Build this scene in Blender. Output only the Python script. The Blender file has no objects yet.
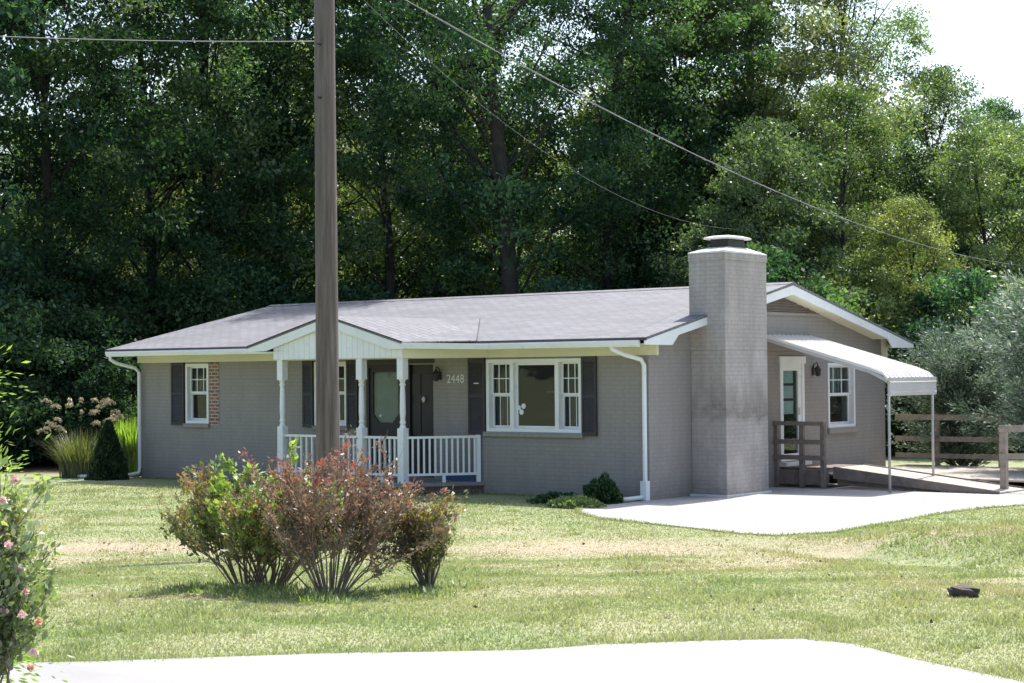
import bpy, math, random
import numpy as np
from mathutils import Vector, Matrix
R = math.radians
random.seed(7)

# ------------------------------------------------------------------ camera, sky, sun, exposure
sc = bpy.context.scene
FPX = 1786.0; YAW = R(38.84); PITCH = math.atan(31/FPX); ROLL = R(0.5)
CAM = Vector((17.88, -26.04, 2.29))
f0 = Vector((-math.sin(YAW), math.cos(YAW), 0)); r0 = Vector((math.cos(YAW), math.sin(YAW), 0)); u0 = Vector((0, 0, 1))
fw = f0*math.cos(PITCH)+u0*math.sin(PITCH); up = u0*math.cos(PITCH)-f0*math.sin(PITCH)
rt = r0*math.cos(ROLL)-up*math.sin(ROLL); up2 = up*math.cos(ROLL)+r0*math.sin(ROLL)
cam = bpy.data.cameras.new('camera'); camo = bpy.data.objects.new('camera', cam)
sc.collection.objects.link(camo); sc.camera = camo
camo.matrix_world = Matrix(((rt.x, up2.x, -fw.x, CAM.x), (rt.y, up2.y, -fw.y, CAM.y), (rt.z, up2.z, -fw.z, CAM.z), (0, 0, 0, 1)))
cam.sensor_width = 36; cam.lens = FPX/1024*36; cam.clip_start = 0.1; cam.clip_end = 6000

SUN = Vector((-0.07, 0.52, 1.0)).normalized()
w = bpy.data.worlds.new("World"); sc.world = w; w.use_nodes = True
nt = w.node_tree; nt.nodes.clear()
sky = nt.nodes.new('ShaderNodeTexSky'); sky.sky_type = 'NISHITA'; sky.sun_disc = False
sky.sun_elevation = math.asin(SUN.z); sky.sun_rotation = math.atan2(SUN.x, SUN.y)
sky.air_density = 1.0; sky.dust_density = 3.0; sky.ozone_density = 1.0
bg = nt.nodes.new('ShaderNodeBackground'); bg.inputs[1].default_value = 0.15
wo = nt.nodes.new('ShaderNodeOutputWorld')
nt.links.new(sky.outputs[0], bg.inputs[0]); nt.links.new(bg.outputs[0], wo.inputs[0])
sun = bpy.data.lights.new('sun', 'SUN'); sun.energy = 3.9; sun.angle = R(0.6); sun.color = (1.0, 0.965, 0.92)
so = bpy.data.objects.new('sun', sun); sc.collection.objects.link(so)
so.rotation_euler = SUN.to_track_quat('Z', 'Y').to_euler(); so.location = (0, 0, 40)
sc.view_settings.view_transform = 'Standard'; sc.view_settings.look = 'None'
sc.view_settings.exposure = 0.95; sc.view_settings.gamma = 1.0
sc.cycles.max_bounces = 6; sc.cycles.diffuse_bounces = 3; sc.cycles.glossy_bounces = 3
sc.cycles.transmission_bounces = 4; sc.cycles.transparent_max_bounces = 8
sc.cycles.caustics_reflective = False; sc.cycles.caustics_refractive = False
col = sc.collection

# ------------------------------------------------------------------ materials
def newmat(name):
    m = bpy.data.materials.new(name); m.use_nodes = True
    n = m.node_tree; b = n.nodes['Principled BSDF']
    return m, n, b
def N(n, t, **kw):
    o = n.nodes.new(t)
    for k, v in kw.items(): setattr(o, k, v)
    return o
def L(n, a, b): n.links.new(a, b)
def noise(n, vec, scale, detail=4, rough=0.55, xyz=None):
    t = N(n, 'ShaderNodeTexNoise'); t.inputs['Scale'].default_value = scale
    t.inputs['Detail'].default_value = detail; t.inputs['Roughness'].default_value = rough
    if xyz:
        mp = N(n, 'ShaderNodeMapping'); mp.inputs['Scale'].default_value = xyz
        L(n, vec, mp.inputs[0]); vec = mp.outputs[0]
    L(n, vec, t.inputs['Vector']); return t.outputs['Fac']
def ramp(n, fac, stops):
    r = N(n, 'ShaderNodeValToRGB'); el = r.color_ramp.elements
    while len(el) < len(stops): el.new(0.5)
    for e, (p, c) in zip(el, stops):
        e.position = p; e.color = (*c, 1) if len(c) == 3 else c
    L(n, fac, r.inputs[0]); return r.outputs[0]
def mix(n, a, b, fac, mode='MIX'):
    m = N(n, 'ShaderNodeMix', data_type='RGBA', blend_type=mode)
    for sock, v in ((m.inputs[0], fac), (m.inputs[6], a), (m.inputs[7], b)):
        if isinstance(v, (int, float)): sock.default_value = v
        elif isinstance(v, tuple): sock.default_value = (*v, 1)
        else: L(n, v, sock)
    return m.outputs[2]
def bump(n, b, h, strength, dist):
    bp = N(n, 'ShaderNodeBump'); bp.inputs['Strength'].default_value = strength; bp.inputs['Distance'].default_value = dist
    L(n, h, bp.inputs['Height']); L(n, bp.outputs[0], b.inputs['Normal'])
def pos(n): return N(n, 'ShaderNodeNewGeometry').outputs['Position']

def mat_plain(name, c, rough=0.6, var=0.12, scale=3.0, bumpd=0.0, bscale=60, metal=0, spec=0.4, dirt=None):
    m, n, b = newmat(name); p = pos(n)
    f = noise(n, p, scale, 5)
    c0 = tuple(x*(1-var) for x in c); c1 = tuple(min(1, x*(1+var)) for x in c)
    o = ramp(n, f, [(0.3, c0), (0.7, c1)])
    if dirt:
        f2 = noise(n, p, scale*2.7, 6, 0.65)
        o = mix(n, o, dirt[0], ramp(n, f2, [(dirt[1], (0, 0, 0)), (dirt[1]+0.15, (dirt[2],)*3)]))
    L(n, o, b.inputs['Base Color'])
    b.inputs['Roughness'].default_value = rough; b.inputs['Metallic'].default_value = metal
    b.inputs['Specular IOR Level'].default_value = spec
    if bumpd: bump(n, b, noise(n, p, bscale, 3), 0.6, bumpd)
    return m
def brickvec(n, plane):
    s = N(n, 'ShaderNodeSeparateXYZ'); L(n, pos(n), s.inputs[0])
    c = N(n, 'ShaderNodeCombineXYZ')
    if plane == 'any':
        a = N(n, 'ShaderNodeMath', operation='ADD'); L(n, s.outputs[0], a.inputs[0]); L(n, s.outputs[1], a.inputs[1])
        L(n, a.outputs[0], c.inputs[0])
    else:
        L(n, s.outputs[0 if plane == 'x' else 1], c.inputs[0])
    L(n, s.outputs[2], c.inputs[1]); return c.outputs[0]
def N_scaled(n, sock, k):
    m = N(n, 'ShaderNodeMath', operation='MULTIPLY'); L(n, sock, m.inputs[0]); m.inputs[1].default_value = k; return m.outputs[0]
def mat_brick(name, c1, c2, cm, rough=0.8, bd=0.006, stain=0.25, msize=0.012, contrast=1.0):
    m, n, b = newmat(name); v = brickvec(n, 'any')
    t = N(n, 'ShaderNodeTexBrick'); L(n, v, t.inputs['Vector'])
    t.inputs['Scale'].default_value = 1.0; t.inputs['Brick Width'].default_value = 0.21; t.inputs['Row Height'].default_value = 0.076
    t.inputs['Mortar Size'].default_value = msize; t.inputs['Mortar Smooth'].default_value = 0.4; t.inputs['Bias'].default_value = 0.0
    t.inputs['Color1'].default_value = (*c1, 1); t.inputs['Color2'].default_value = (*c2, 1); t.inputs['Mortar'].default_value = (*cm, 1)
    p = pos(n)
    f = noise(n, p, 0.9, 6, 0.6); f2 = noise(n, p, 7, 5, 0.6, (1, 1, 0.35))
    o = mix(n, t.outputs['Color'], tuple(x*0.78 for x in cm), ramp(n, f, [(0.42, (0, 0, 0)), (0.75, (stain,)*3)]))
    o = mix(n, o, tuple(min(1, x*1.25) for x in c1), ramp(n, f2, [(0.5, (0, 0, 0)), (0.8, (0.35,)*3)]))
    if name in ('painted_brick', 'chimney_brick'):
        sp = N(n, 'ShaderNodeSeparateXYZ'); L(n, p, sp.inputs[0])
        dn = noise(n, p, 2.2, 5, 0.7, (2.2, 2.2, 0.35))
        o = mix(n, o, tuple(x*.66 for x in c1), ramp(n, dn, [(0.45, (0, 0, 0)), (0.68, (0.7 if name == 'chimney_brick' else 0.28,)*3)]))
        mr = N(n, 'ShaderNodeMapRange'); L(n, sp.outputs[2], mr.inputs[0]); mr.inputs[1].default_value = 0.0; mr.inputs[2].default_value = 0.45; mr.inputs[3].default_value = 0.75; mr.inputs[4].default_value = 0.0
        mm = N(n, 'ShaderNodeMath', operation='MULTIPLY'); L(n, mr.outputs[0], mm.inputs[0]); L(n, noise(n, p, 5, 5, .7), mm.inputs[1])
        o = mix(n, o, (0.16, 0.125, 0.10), mm.outputs[0])
        if name == 'chimney_brick':
            wv = noise(n, p, 3.0, 4, .6); ad2 = N(n, 'ShaderNodeMath', operation='MULTIPLY_ADD'); L(n, wv, ad2.inputs[0]); ad2.inputs[1].default_value = 0.9; L(n, sp.outputs[2], ad2.inputs[2])
            o = mix(n, o, (0.15, 0.125, 0.11), ramp(n, N_scaled(n, ad2.outputs[0], 0.2), [(0.36, (0, 0, 0)), (0.405, (0.62,)*3), (0.43, (0.35,)*3), (0.52, (0, 0, 0))]))
            o = mix(n, o, (0.54, 0.50, 0.48), ramp(n, noise(n, p, 1.7, 5, .7, (1, 1, .6)), [(0.52, (0, 0, 0)), (0.7, (0.5,)*3)]))
    L(n, o, b.inputs['Base Color']); b.inputs['Roughness'].default_value = rough; b.inputs['Specular IOR Level'].default_value = 0.3
    inv = N(n, 'ShaderNodeMath', operation='SUBTRACT'); inv.inputs[0].default_value = 1; L(n, t.outputs['Fac'], inv.inputs[1])
    ad = N(n, 'ShaderNodeMath', operation='MULTIPLY_ADD'); L(n, noise(n, p, 45, 3), ad.inputs[0]); ad.inputs[1].default_value = 0.35; L(n, inv.outputs[0], ad.inputs[2])
    bump(n, b, ad.outputs[0], 0.8, bd)
    return m
def mat_leaf(name, stops, trans=0.42, rough=0.42, hue=0.04, val=0.35, spec=0.45, tcol=(1.5, 1.7, 0.5)):
    m, n, b = newmat(name)
    at = N(n, 'ShaderNodeAttribute', attribute_name='v')
    o = ramp(n, at.outputs['Fac'], stops)
    oi = N(n, 'ShaderNodeObjectInfo')
    hs = N(n, 'ShaderNodeHueSaturation')
    mh = N(n, 'ShaderNodeMapRange'); mh.inputs[3].default_value = 0.5-hue; mh.inputs[4].default_value = 0.5+hue; L(n, oi.outputs['Random'], mh.inputs[0])
    rv = N(n, 'ShaderNodeMath', operation='FRACT'); r7 = N(n, 'ShaderNodeMath', operation='MULTIPLY'); r7.inputs[1].default_value = 7.13
    L(n, oi.outputs['Random'], r7.inputs[0]); L(n, r7.outputs[0], rv.inputs[0])
    mv = N(n, 'ShaderNodeMapRange'); mv.inputs[3].default_value = 1-val; mv.inputs[4].default_value = 1+val; L(n, rv.outputs[0], mv.inputs[0])
    L(n, mh.outputs[0], hs.inputs['Hue']); L(n, mv.outputs[0], hs.inputs['Value']); L(n, o, hs.inputs['Color'])
    o = hs.outputs[0]
    L(n, o, b.inputs['Base Color']); b.inputs['Roughness'].default_value = rough; b.inputs['Specular IOR Level'].default_value = spec
    tr = N(n, 'ShaderNodeBsdfTranslucent'); L(n, mix(n, o, tcol, 1.0, 'MULTIPLY'), tr.inputs[0])
    ms = N(n, 'ShaderNodeMixShader'); ms.inputs[0].default_value = trans
    L(n, b.outputs[0], ms.inputs[1]); L(n, tr.outputs[0], ms.inputs[2])
    L(n, ms.outputs[0], n.nodes['Material Output'].inputs[0])
    return m

M = {}
M['wall'] = mat_brick('painted_brick', (0.292, 0.272, 0.255), (0.280, 0.262, 0.247), (0.256, 0.240, 0.226), bd=0.0025)
M['chimney'] = mat_brick('chimney_brick', (0.44, 0.405, 0.38), (0.41, 0.378, 0.356), (0.36, 0.333, 0.314), bd=0.004, stain=0.55)
M['redbrick'] = mat_brick('bare_brick', (0.30, 0.13, 0.09), (0.17, 0.075, 0.06), (0.42, 0.38, 0.34), msize=0.016)
M['stepbrick'] = mat_brick('step_brick', (0.13, 0.07, 0.055), (0.09, 0.05, 0.045), (0.16, 0.14, 0.13))
M['white'] = mat_plain('white_paint', (0.74, 0.76, 0.77), 0.5, 0.05, 2, dirt=((0.45, 0.44, 0.40), 0.58, 0.4))
M['cream'] = mat_plain('cream_trim', (0.66, 0.65, 0.50), 0.55, 0.05, 2)
M['alum'] = mat_plain('awning_metal', (0.78, 0.76, 0.73), 0.4, 0.05, 4, dirt=((0.5, 0.48, 0.45), 0.55, 0.35))
M['valance'] = mat_plain('shaded_awning_metal', (0.50, 0.485, 0.475), 0.45, 0.06)  # darker copy of the awning metal, shade on its outer face put into the colour
M['postshade'] = mat_plain('shaded_post_paint', (0.42, 0.41, 0.40), 0.5, 0.1)  # darker grey carries the shade the awning posts stand in
M['shutter'] = mat_plain('shutter_paint', (0.040, 0.036, 0.040), 0.55, 0.15, 4)
M['door'] = mat_plain('dark_door', (0.018, 0.014, 0.016), 0.45, 0.15, 4)
M['black'] = mat_plain('black_iron', (0.02, 0.02, 0.022), 0.5, 0.1)
M['wood'] = mat_plain('weathered_wood', (0.31, 0.255, 0.21), 0.85, 0.25, 9, 0.004, 40)
M['gwood'] = mat_plain('grey_wood', (0.19, 0.155, 0.135), 0.85, 0.2, 9, 0.004, 40)
M['deck'] = mat_plain('deck_boards', (0.40, 0.365, 0.32), 0.85, 0.15, 5, 0.003, 30)
M['vent'] = mat_plain('vent_louver', (0.16, 0.13, 0.12), 0.7, 0.15, 4)
M['curtain'] = mat_plain('curtain', (0.34, 0.36, 0.35), 0.9, 0.06, 8)
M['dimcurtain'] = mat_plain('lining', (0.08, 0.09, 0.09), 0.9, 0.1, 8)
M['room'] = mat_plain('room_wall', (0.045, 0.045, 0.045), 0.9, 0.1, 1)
M['mortar'] = mat_plain('mortar_crown', (0.68, 0.66, 0.63), 0.85, 0.15, 6, 0.01, 20)
M['floorc'] = mat_plain('porch_floor', (0.22, 0.21, 0.205), 0.8, 0.15, 5)
M['blue'] = mat_plain('blue_board', (0.05, 0.10, 0.20), 0.6, 0.2, 5)
M['rock'] = mat_plain('dark_stone', (0.060, 0.050, 0.045), 0.8, 0.4, 20, 0.01, 30)
M['bark'] = mat_plain('bark', (0.042, 0.038, 0.035), 0.9, 0.35, 6, 0.02, 14)
M['twig'] = mat_plain('twig_bark', (0.19, 0.155, 0.135), 0.85, 0.3, 12)
M['number'] = mat_plain('number_metal', (0.62, 0.62, 0.58), 0.4, 0.05)
M['wire'] = mat_plain('wire_alu', (0.24, 0.24, 0.25), 0.5, 0.1, spec=0.5)

def _glass():
    m, n, b = newmat('window_glass')
    g = N(n, 'ShaderNodeBsdfGlossy'); g.inputs['Roughness'].default_value = 0.03; g.inputs['Color'].default_value = (0.9, 0.95, 1, 1)
    t = N(n, 'ShaderNodeBsdfTransparent'); t.inputs[0].default_value = (0.72, 0.80, 0.80, 1)
    fr = N(n, 'ShaderNodeFresnel'); fr.inputs[0].default_value = 1.5
    a = N(n, 'ShaderNodeMath', operation='MULTIPLY_ADD'); L(n, fr.outputs[0], a.inputs[0]); a.inputs[1].default_value = 1.1; a.inputs[2].default_value = 0.0
    bp = N(n, 'ShaderNodeBump'); bp.inputs['Strength'].default_value = 0.25; bp.inputs['Distance'].default_value = 0.01
    L(n, noise(n, pos(n), 1.5, 2), bp.inputs['Height']); L(n, bp.outputs[0], g.inputs['Normal'])
    ms = N(n, 'ShaderNodeMixShader'); bf = N(n, 'ShaderNodeNewGeometry'); iv = N(n, 'ShaderNodeMath', operation='SUBTRACT'); iv.inputs[0].default_value = 1; L(n, bf.outputs['Backfacing'], iv.inputs[1])
    mu = N(n, 'ShaderNodeMath', operation='MULTIPLY'); L(n, a.outputs[0], mu.inputs[0]); L(n, iv.outputs[0], mu.inputs[1])
    L(n, mu.outputs[0], ms.inputs[0]); L(n, t.outputs[0], ms.inputs[1]); L(n, g.outputs[0], ms.inputs[2])
    L(n, ms.outputs[0], n.nodes['Material Output'].inputs[0]); return m
M['glass'] = _glass()

def _shingle():
    m, n, b = newmat('shingle_roof'); p = pos(n)
    t = N(n, 'ShaderNodeTexBrick'); L(n, p, t.inputs['Vector'])
    t.inputs['Scale'].default_value = 1; t.inputs['Brick Width'].default_value = 0.30; t.inputs['Row Height'].default_value = 0.14
    t.inputs['Mortar Size'].default_value = 0.010; t.inputs['Color1'].default_value = (0.190, 0.192, 0.215, 1)
    t.inputs['Color2'].default_value = (0.140, 0.142, 0.160, 1); t.inputs['Mortar'].default_value = (0.075, 0.075, 0.085, 1)
    f = noise(n, p, 0.6, 6, 0.65, (1, 2.2, 1)); o = mix(n, t.outputs[0], (0.105, 0.105, 0.115), ramp(n, f, [(0.4, (0, 0, 0)), (0.7, (0.6,)*3)]))
    f3 = noise(n, p, 55, 2); o = mix(n, o, (0.28, 0.27, 0.285), ramp(n, f3, [(0.5, (0, 0, 0)), (0.75, (0.5,)*3)]))
    L(n, o, b.inputs['Base Color']); b.inputs['Roughness'].default_value = 0.75
    inv = N(n, 'ShaderNodeMath', operation='SUBTRACT'); inv.inputs[0].default_value = 1; L(n, t.outputs['Fac'], inv.inputs[1])
    bump(n, b, inv.outputs[0], 0.8, 0.010); return m
M['roof'] = _shingle()
M['roofedge'] = mat_plain('shingle_edge', (0.06, 0.055, 0.062), 0.85, 0.2)

def _pole():
    m, n, b = newmat('pole_wood'); p = pos(n)
    f = noise(n, p, 22, 6, 0.65, (1, 1, 0.045)); f2 = noise(n, p, 1.4, 4)
    o = ramp(n, f, [(0.28, (0.066, 0.052, 0.048)), (0.5, (0.130, 0.108, 0.100)), (0.72, (0.21, 0.18, 0.17))])
    o = mix(n, o, (0.10, 0.085, 0.078), ramp(n, f2, [(0.45, (0, 0, 0)), (0.7, (0.5,)*3)]))
    L(n, o, b.inputs['Base Color']); b.inputs['Roughness'].default_value = 0.85; bump(n, b, f, 0.8, 0.012); return m
M['pole'] = _pole()
def _concrete(name, c):
    m, n, b = newmat(name); p = pos(n)
    f = noise(n, p, 0.5, 7, 0.6); f2 = noise(n, p, 35, 3)
    o = ramp(n, f, [(0.3, tuple(x*0.86 for x in c)), (0.7, c)])
    o = mix(n, o, tuple(x*0.7 for x in c), ramp(n, f2, [(0.55, (0, 0, 0)), (0.8, (0.5,)*3)]))
    f4 = noise(n, p, 0.35, 6, 0.7, (1, 3, 1)); o = mix(n, o, tuple(x*0.66 for x in c), ramp(n, f4, [(0.48, (0, 0, 0)), (0.68, (0.6,)*3)]))
    L(n, o, b.inputs['Base Color']); b.inputs['Roughness'].default_value = 0.85; bump(n, b, f2, 0.4, 0.004); return m
M['slab'] = _concrete('slab_concrete', (0.39, 0.382, 0.372)); M['road'] = _concrete('drive_concrete', (0.33, 0.326, 0.32))

def _ground():
    m, n, b = newmat('lawn_ground'); p = pos(n)
    dry = N(n, 'ShaderNodeAttribute', attribute_name='dry').outputs['Fac']
    woods = N(n, 'ShaderNodeAttribute', attribute_name='woods').outputs['Fac']
    f1 = noise(n, p, 0.8, 6, 0.65); f2 = noise(n, p, 14, 5, 0.7); f3 = noise(n, p, 4.0, 5, 0.6)
    g = ramp(n, f2, [(0.3, (0.175, 0.205, 0.10)), (0.5, (0.235, 0.27, 0.14)), (0.7, (0.30, 0.325, 0.19))])
    g = mix(n, g, (0.30, 0.30, 0.18), ramp(n, f1, [(0.40, (0, 0, 0)), (0.62, (0.8,)*3)]))
    t = ramp(n, f2, [(0.3, (0.26, 0.21, 0.15)), (0.7, (0.42, 0.355, 0.27))])
    ad = N(n, 'ShaderNodeMath', operation='ADD'); L(n, dry, ad.inputs[0])
    sb = N(n, 'ShaderNodeMath', operation='MULTIPLY_ADD'); L(n, f3, sb.inputs[0]); sb.inputs[1].default_value = 0.9; sb.inputs[2].default_value = -0.47; L(n, sb.outputs[0], ad.inputs[1])
    o = mix(n, g, t, ramp(n, ad.outputs[0], [(0.1, (0, 0, 0)), (0.85, (1, 1, 1))]))
    lf = ramp(n, f2, [(0.3, (0.035, 0.026, 0.016)), (0.7, (0.10, 0.072, 0.045))])
    o = mix(n, o, lf, woods)
    L(n, o, b.inputs['Base Color']); b.inputs['Roughness'].default_value = 0.95; b.inputs['Specular IOR Level'].default_value = 0.1
    bump(n, b, f2, 0.5, 0.02); return m
M['ground'] = _ground()
def _blade():
    m, n, b = newmat('grass_blades'); p = pos(n)
    v = N(n, 'ShaderNodeAttribute', attribute_name='v').outputs['Fac']
    dry = N(n, 'ShaderNodeAttribute', attribute_name='dry').outputs['Fac']
    f1 = noise(n, p, 0.8, 6, 0.65)
    g = ramp(n, v, [(0.0, (0.195, 0.255, 0.115)), (0.5, (0.24, 0.305, 0.148)), (0.85, (0.31, 0.345, 0.20)), (1.0, (0.38, 0.37, 0.26))])
    g = mix(n, g, (0.37, 0.365, 0.235), ramp(n, f1, [(0.40, (0, 0, 0)), (0.62, (0.75,)*3)]))
    o = mix(n, g, (0.40, 0.335, 0.24), dry)
    L(n, o, b.inputs['Base Color']); b.inputs['Roughness'].default_value = 0.6; b.inputs['Specular IOR Level'].default_value = 0.25
    tr = N(n, 'ShaderNodeBsdfTranslucent'); L(n, mix(n, o, (1.2, 1.3, 0.7), 1.0, 'MULTIPLY'), tr.inputs[0])
    ms = N(n, 'ShaderNodeMixShader'); ms.inputs[0].default_value = 0.45
    L(n, b.outputs[0], ms.inputs[1]); L(n, tr.outputs[0], ms.inputs[2]); L(n, ms.outputs[0], n.nodes['Material Output'].inputs[0]); return m
M['blade'] = _blade()

M['leafdark'] = mat_leaf('leaf_dark', [(0, (0.024, 0.060, 0.042)), (0.5, (0.058, 0.125, 0.074)), (1, (0.14, 0.24, 0.12))], trans=0.42, spec=0.18, rough=0.55)
M['leafmid'] = mat_leaf('leaf_mid', [(0, (0.072, 0.115, 0.064)), (0.5, (0.135, 0.185, 0.105)), (1, (0.25, 0.30, 0.18))])
M['leafyel'] = mat_leaf('leaf_yellow', [(0, (0.085, 0.12, 0.045)), (0.5, (0.155, 0.20, 0.08)), (1, (0.29, 0.32, 0.15))])
M['leafsilver'] = mat_leaf('leaf_silver', [(0, (0.07, 0.12, 0.075)), (0.5, (0.16, 0.225, 0.155)), (1, (0.48, 0.55, 0.48))], trans=0.25, hue=0.01, val=0.05, tcol=(1.1, 1.2, 0.9))
M['leafevergreen'] = mat_leaf('leaf_evergreen', [(0, (0.015, 0.035, 0.018)), (1, (0.035, 0.07, 0.03))], trans=0.15, hue=0.01, val=0.1)
M['leafred'] = mat_leaf('leaf_red_brown', [(0, (0.12, 0.13, 0.075)), (0.25, (0.17, 0.135, 0.09)), (0.5, (0.29, 0.20, 0.14)), (0.75, (0.38, 0.21, 0.15)), (0.9, (0.42, 0.13, 0.11)), (1, (0.46, 0.17, 0.15))], trans=0.3, hue=0.0, val=0.0, tcol=(1.2, 1, 0.8))
M['leafmix'] = mat_leaf('leaf_green_red', [(0, (0.11, 0.16, 0.06)), (0.35, (0.24, 0.34, 0.09)), (0.6, (0.42, 0.50, 0.24)), (0.75, (0.27, 0.19, 0.115)), (1, (0.36, 0.15, 0.12))], trans=0.35, hue=0.0, val=0.0)
M['leafdusk'] = mat_leaf('leaf_dull_olive', [(0, (0.10, 0.12, 0.065)), (0.3, (0.16, 0.175, 0.09)), (0.6, (0.26, 0.20, 0.12)), (0.88, (0.34, 0.19, 0.12)), (1, (0.40, 0.15, 0.12))], trans=0.3, hue=0.0, val=0.0)
M['leafrose'] = mat_leaf('leaf_rose', [(0, (0.11, 0.15, 0.08)), (0.5, (0.24, 0.30, 0.17)), (0.85, (0.42, 0.47, 0.34)), (1, (0.42, 0.28, 0.12))], trans=0.35, hue=0.0, val=0.0)
M['petal'] = mat_leaf('rose_petal', [(0, (0.80, 0.48, 0.48)), (0.6, (0.88, 0.68, 0.64)), (1, (0.80, 0.45, 0.28))], trans=0.3, hue=0.0, val=0.0, tcol=(1, 1, 1))
M['plume'] = mat_leaf('grass_plume', [(0, (0.30, 0.25, 0.17)), (1, (0.50, 0.44, 0.30))], trans=0.3, hue=0.0, val=0.0, tcol=(1, 1, 1))
M['weed'] = mat_leaf('low_weeds', [(0, (0.11, 0.16, 0.07)), (1, (0.27, 0.33, 0.16))], trans=0.4, hue=0.0, val=0.0)
M['leaflime'] = mat_leaf('leaf_lime', [(0, (0.14, 0.22, 0.05)), (1, (0.34, 0.46, 0.14))], trans=0.45, hue=0.0, val=0.0)

# ------------------------------------------------------------------ mesh helpers
class MB:
    def __init__(s): s.v = []; s.f = []
    def add(s, vs, fs):
        o = len(s.v); s.v += [tuple(v) for v in vs]; s.f += [tuple(i+o for i in f) for f in fs]; return s
    def box(s, x0, x1, y0, y1, z0, z1):
        x0, x1 = sorted((x0, x1)); y0, y1 = sorted((y0, y1)); z0, z1 = sorted((z0, z1))
        vs = [(x, y, z) for z in (z0, z1) for y in (y0, y1) for x in (x0, x1)]
        return s.add(vs, [(0, 2, 3, 1), (4, 5, 7, 6), (0, 1, 5, 4), (2, 6, 7, 3), (0, 4, 6, 2), (1, 3, 7, 5)])
    def prism(s, poly, axis, a, b):
        n = len(poly)
        def P(u, v, t): return {'x': (t, u, v), 'y': (u, t, v), 'z': (u, v, t)}[axis]
        vs = [P(u, v, a) for u, v in poly]+[P(u, v, b) for u, v in poly]
        fs = [tuple(range(n))[::-1], tuple(range(n, 2*n))]+[(i, (i+1) % n, n+(i+1) % n, n+i) for i in range(n)]
        return s.add(vs, fs)
    def tube(s, pts, rad, n=8, cap=True):
        pts = [Vector(p) for p in pts]
        if not isinstance(rad, (list, tuple)): rad = [rad]*len(pts)
        o = len(s.v); prev = None
        for i, p in enumerate(pts):
            d = (pts[min(i+1, len(pts)-1)]-pts[max(i-1, 0)]).normalized()
            if prev is None: a = d.orthogonal().normalized()
            else:
                a = prev-d*prev.dot(d); a = a.normalized() if a.length > 1e-6 else d.orthogonal().normalized()
            prev = a; b = d.cross(a)
            for k in range(n):
                t = 2*math.pi*k/n; s.v.append(tuple(p+(a*math.cos(t)+b*math.sin(t))*rad[i]))
        for i in range(len(pts)-1):
            for k in range(n):
                k2 = (k+1) % n; s.f.append((o+i*n+k, o+i*n+k2, o+(i+1)*n+k2, o+(i+1)*n+k))
        if cap:
            s.f.append(tuple(o+k for k in range(n))[::-1]); q = o+(len(pts)-1)*n; s.f.append(tuple(q+k for k in range(n)))
        return s
    def lathe(s, prof, c=(0, 0, 0), n=14):
        o = len(s.v)
        for r, z in prof:
            for k in range(n):
                t = 2*math.pi*k/n; s.v.append((c[0]+r*math.cos(t), c[1]+r*math.sin(t), c[2]+z))
        for i in range(len(prof)-1):
            for k in range(n):
                k2 = (k+1) % n; s.f.append((o+i*n+k, o+i*n+k2, o+(i+1)*n+k2, o+(i+1)*n+k))
        s.f.append(tuple(o+k for k in range(n))[::-1]); q = o+(len(prof)-1)*n; s.f.append(tuple(q+k for k in range(n)))
        return s
    def mesh(s, name, m, smooth=False):
        me = bpy.data.meshes.new(name); me.from_pydata(s.v, [], s.f); me.materials.append(m)
        if smooth: me.polygons.foreach_set('use_smooth', [True]*len(me.polygons))
        return me
    def build(s, name, m, parent=None, bevel=0.0, smooth=False):
        o = bpy.data.objects.new(name, s.mesh(name, m, smooth)); col.objects.link(o)
        if parent is not None:
            o.parent = parent
            if parent.type == 'EMPTY':
                o.matrix_parent_inverse = Matrix.Translation(-root_loc(parent))
        if bevel:
            bv = o.modifiers.new('bevel', 'BEVEL'); bv.width = bevel; bv.segments = 2; bv.limit_method = 'ANGLE'
        return o
def root_loc(o):
    v = Vector(o.location)
    while o.parent is not None: o = o.parent; v = v+Vector(o.location)
    return v
def tag(o, label=None, cat=None, group=None, kind=None):
    if label: o['label'] = label
    if cat: o['category'] = cat
    if group: o['group'] = group
    if kind: o['kind'] = kind
    return o
def empty(name, loc, label, cat, group=None):
    o = bpy.data.objects.new(name, None); col.objects.link(o); o.location = loc; o.empty_display_size = 0.3
    return tag(o, label, cat, group)

def leaves_mesh(name, mat, C, D, size, aspect=0.5, rnd=None, rs=None, v=None, fold=0.18):
    """C centres (n,3); D leaf directions (n,3); size (n,)"""
    rs = rs or np.random.RandomState(1); n = len(C)
    D = D/np.linalg.norm(D, axis=1)[:, None]
    q = rs.normal(size=(n, 3)); S = np.cross(D, q); S /= np.linalg.norm(S, axis=1)[:, None]+1e-9
    Nn = np.cross(D, S); L_ = size[:, None]; W = L_*aspect*0.5
    P = np.empty((n, 4, 3))
    P[:, 0] = C-D*L_*0.5; P[:, 1] = C+S*W+Nn*W*fold*2; P[:, 2] = C+D*L_*0.5; P[:, 3] = C-S*W+Nn*W*fold*2
    me = bpy.data.meshes.new(name)
    me.vertices.add(n*4); me.vertices.foreach_set('co', P.reshape(-1))
    me.loops.add(n*4); me.loops.foreach_set('vertex_index', np.arange(n*4, dtype=np.int32))
    me.polygons.add(n); me.polygons.foreach_set('loop_start', np.arange(0, n*4, 4, dtype=np.int32))
    try: me.polygons.foreach_set('loop_total', np.full(n, 4, dtype=np.int32))
    except Exception: pass
    me.update(calc_edges=True)
    a = me.attributes.new('v', 'FLOAT', 'FACE'); a.data.foreach_set('value', (rs.rand(n) if v is None else v).astype(np.float32))
    me.materials.append(mat); return me

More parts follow.
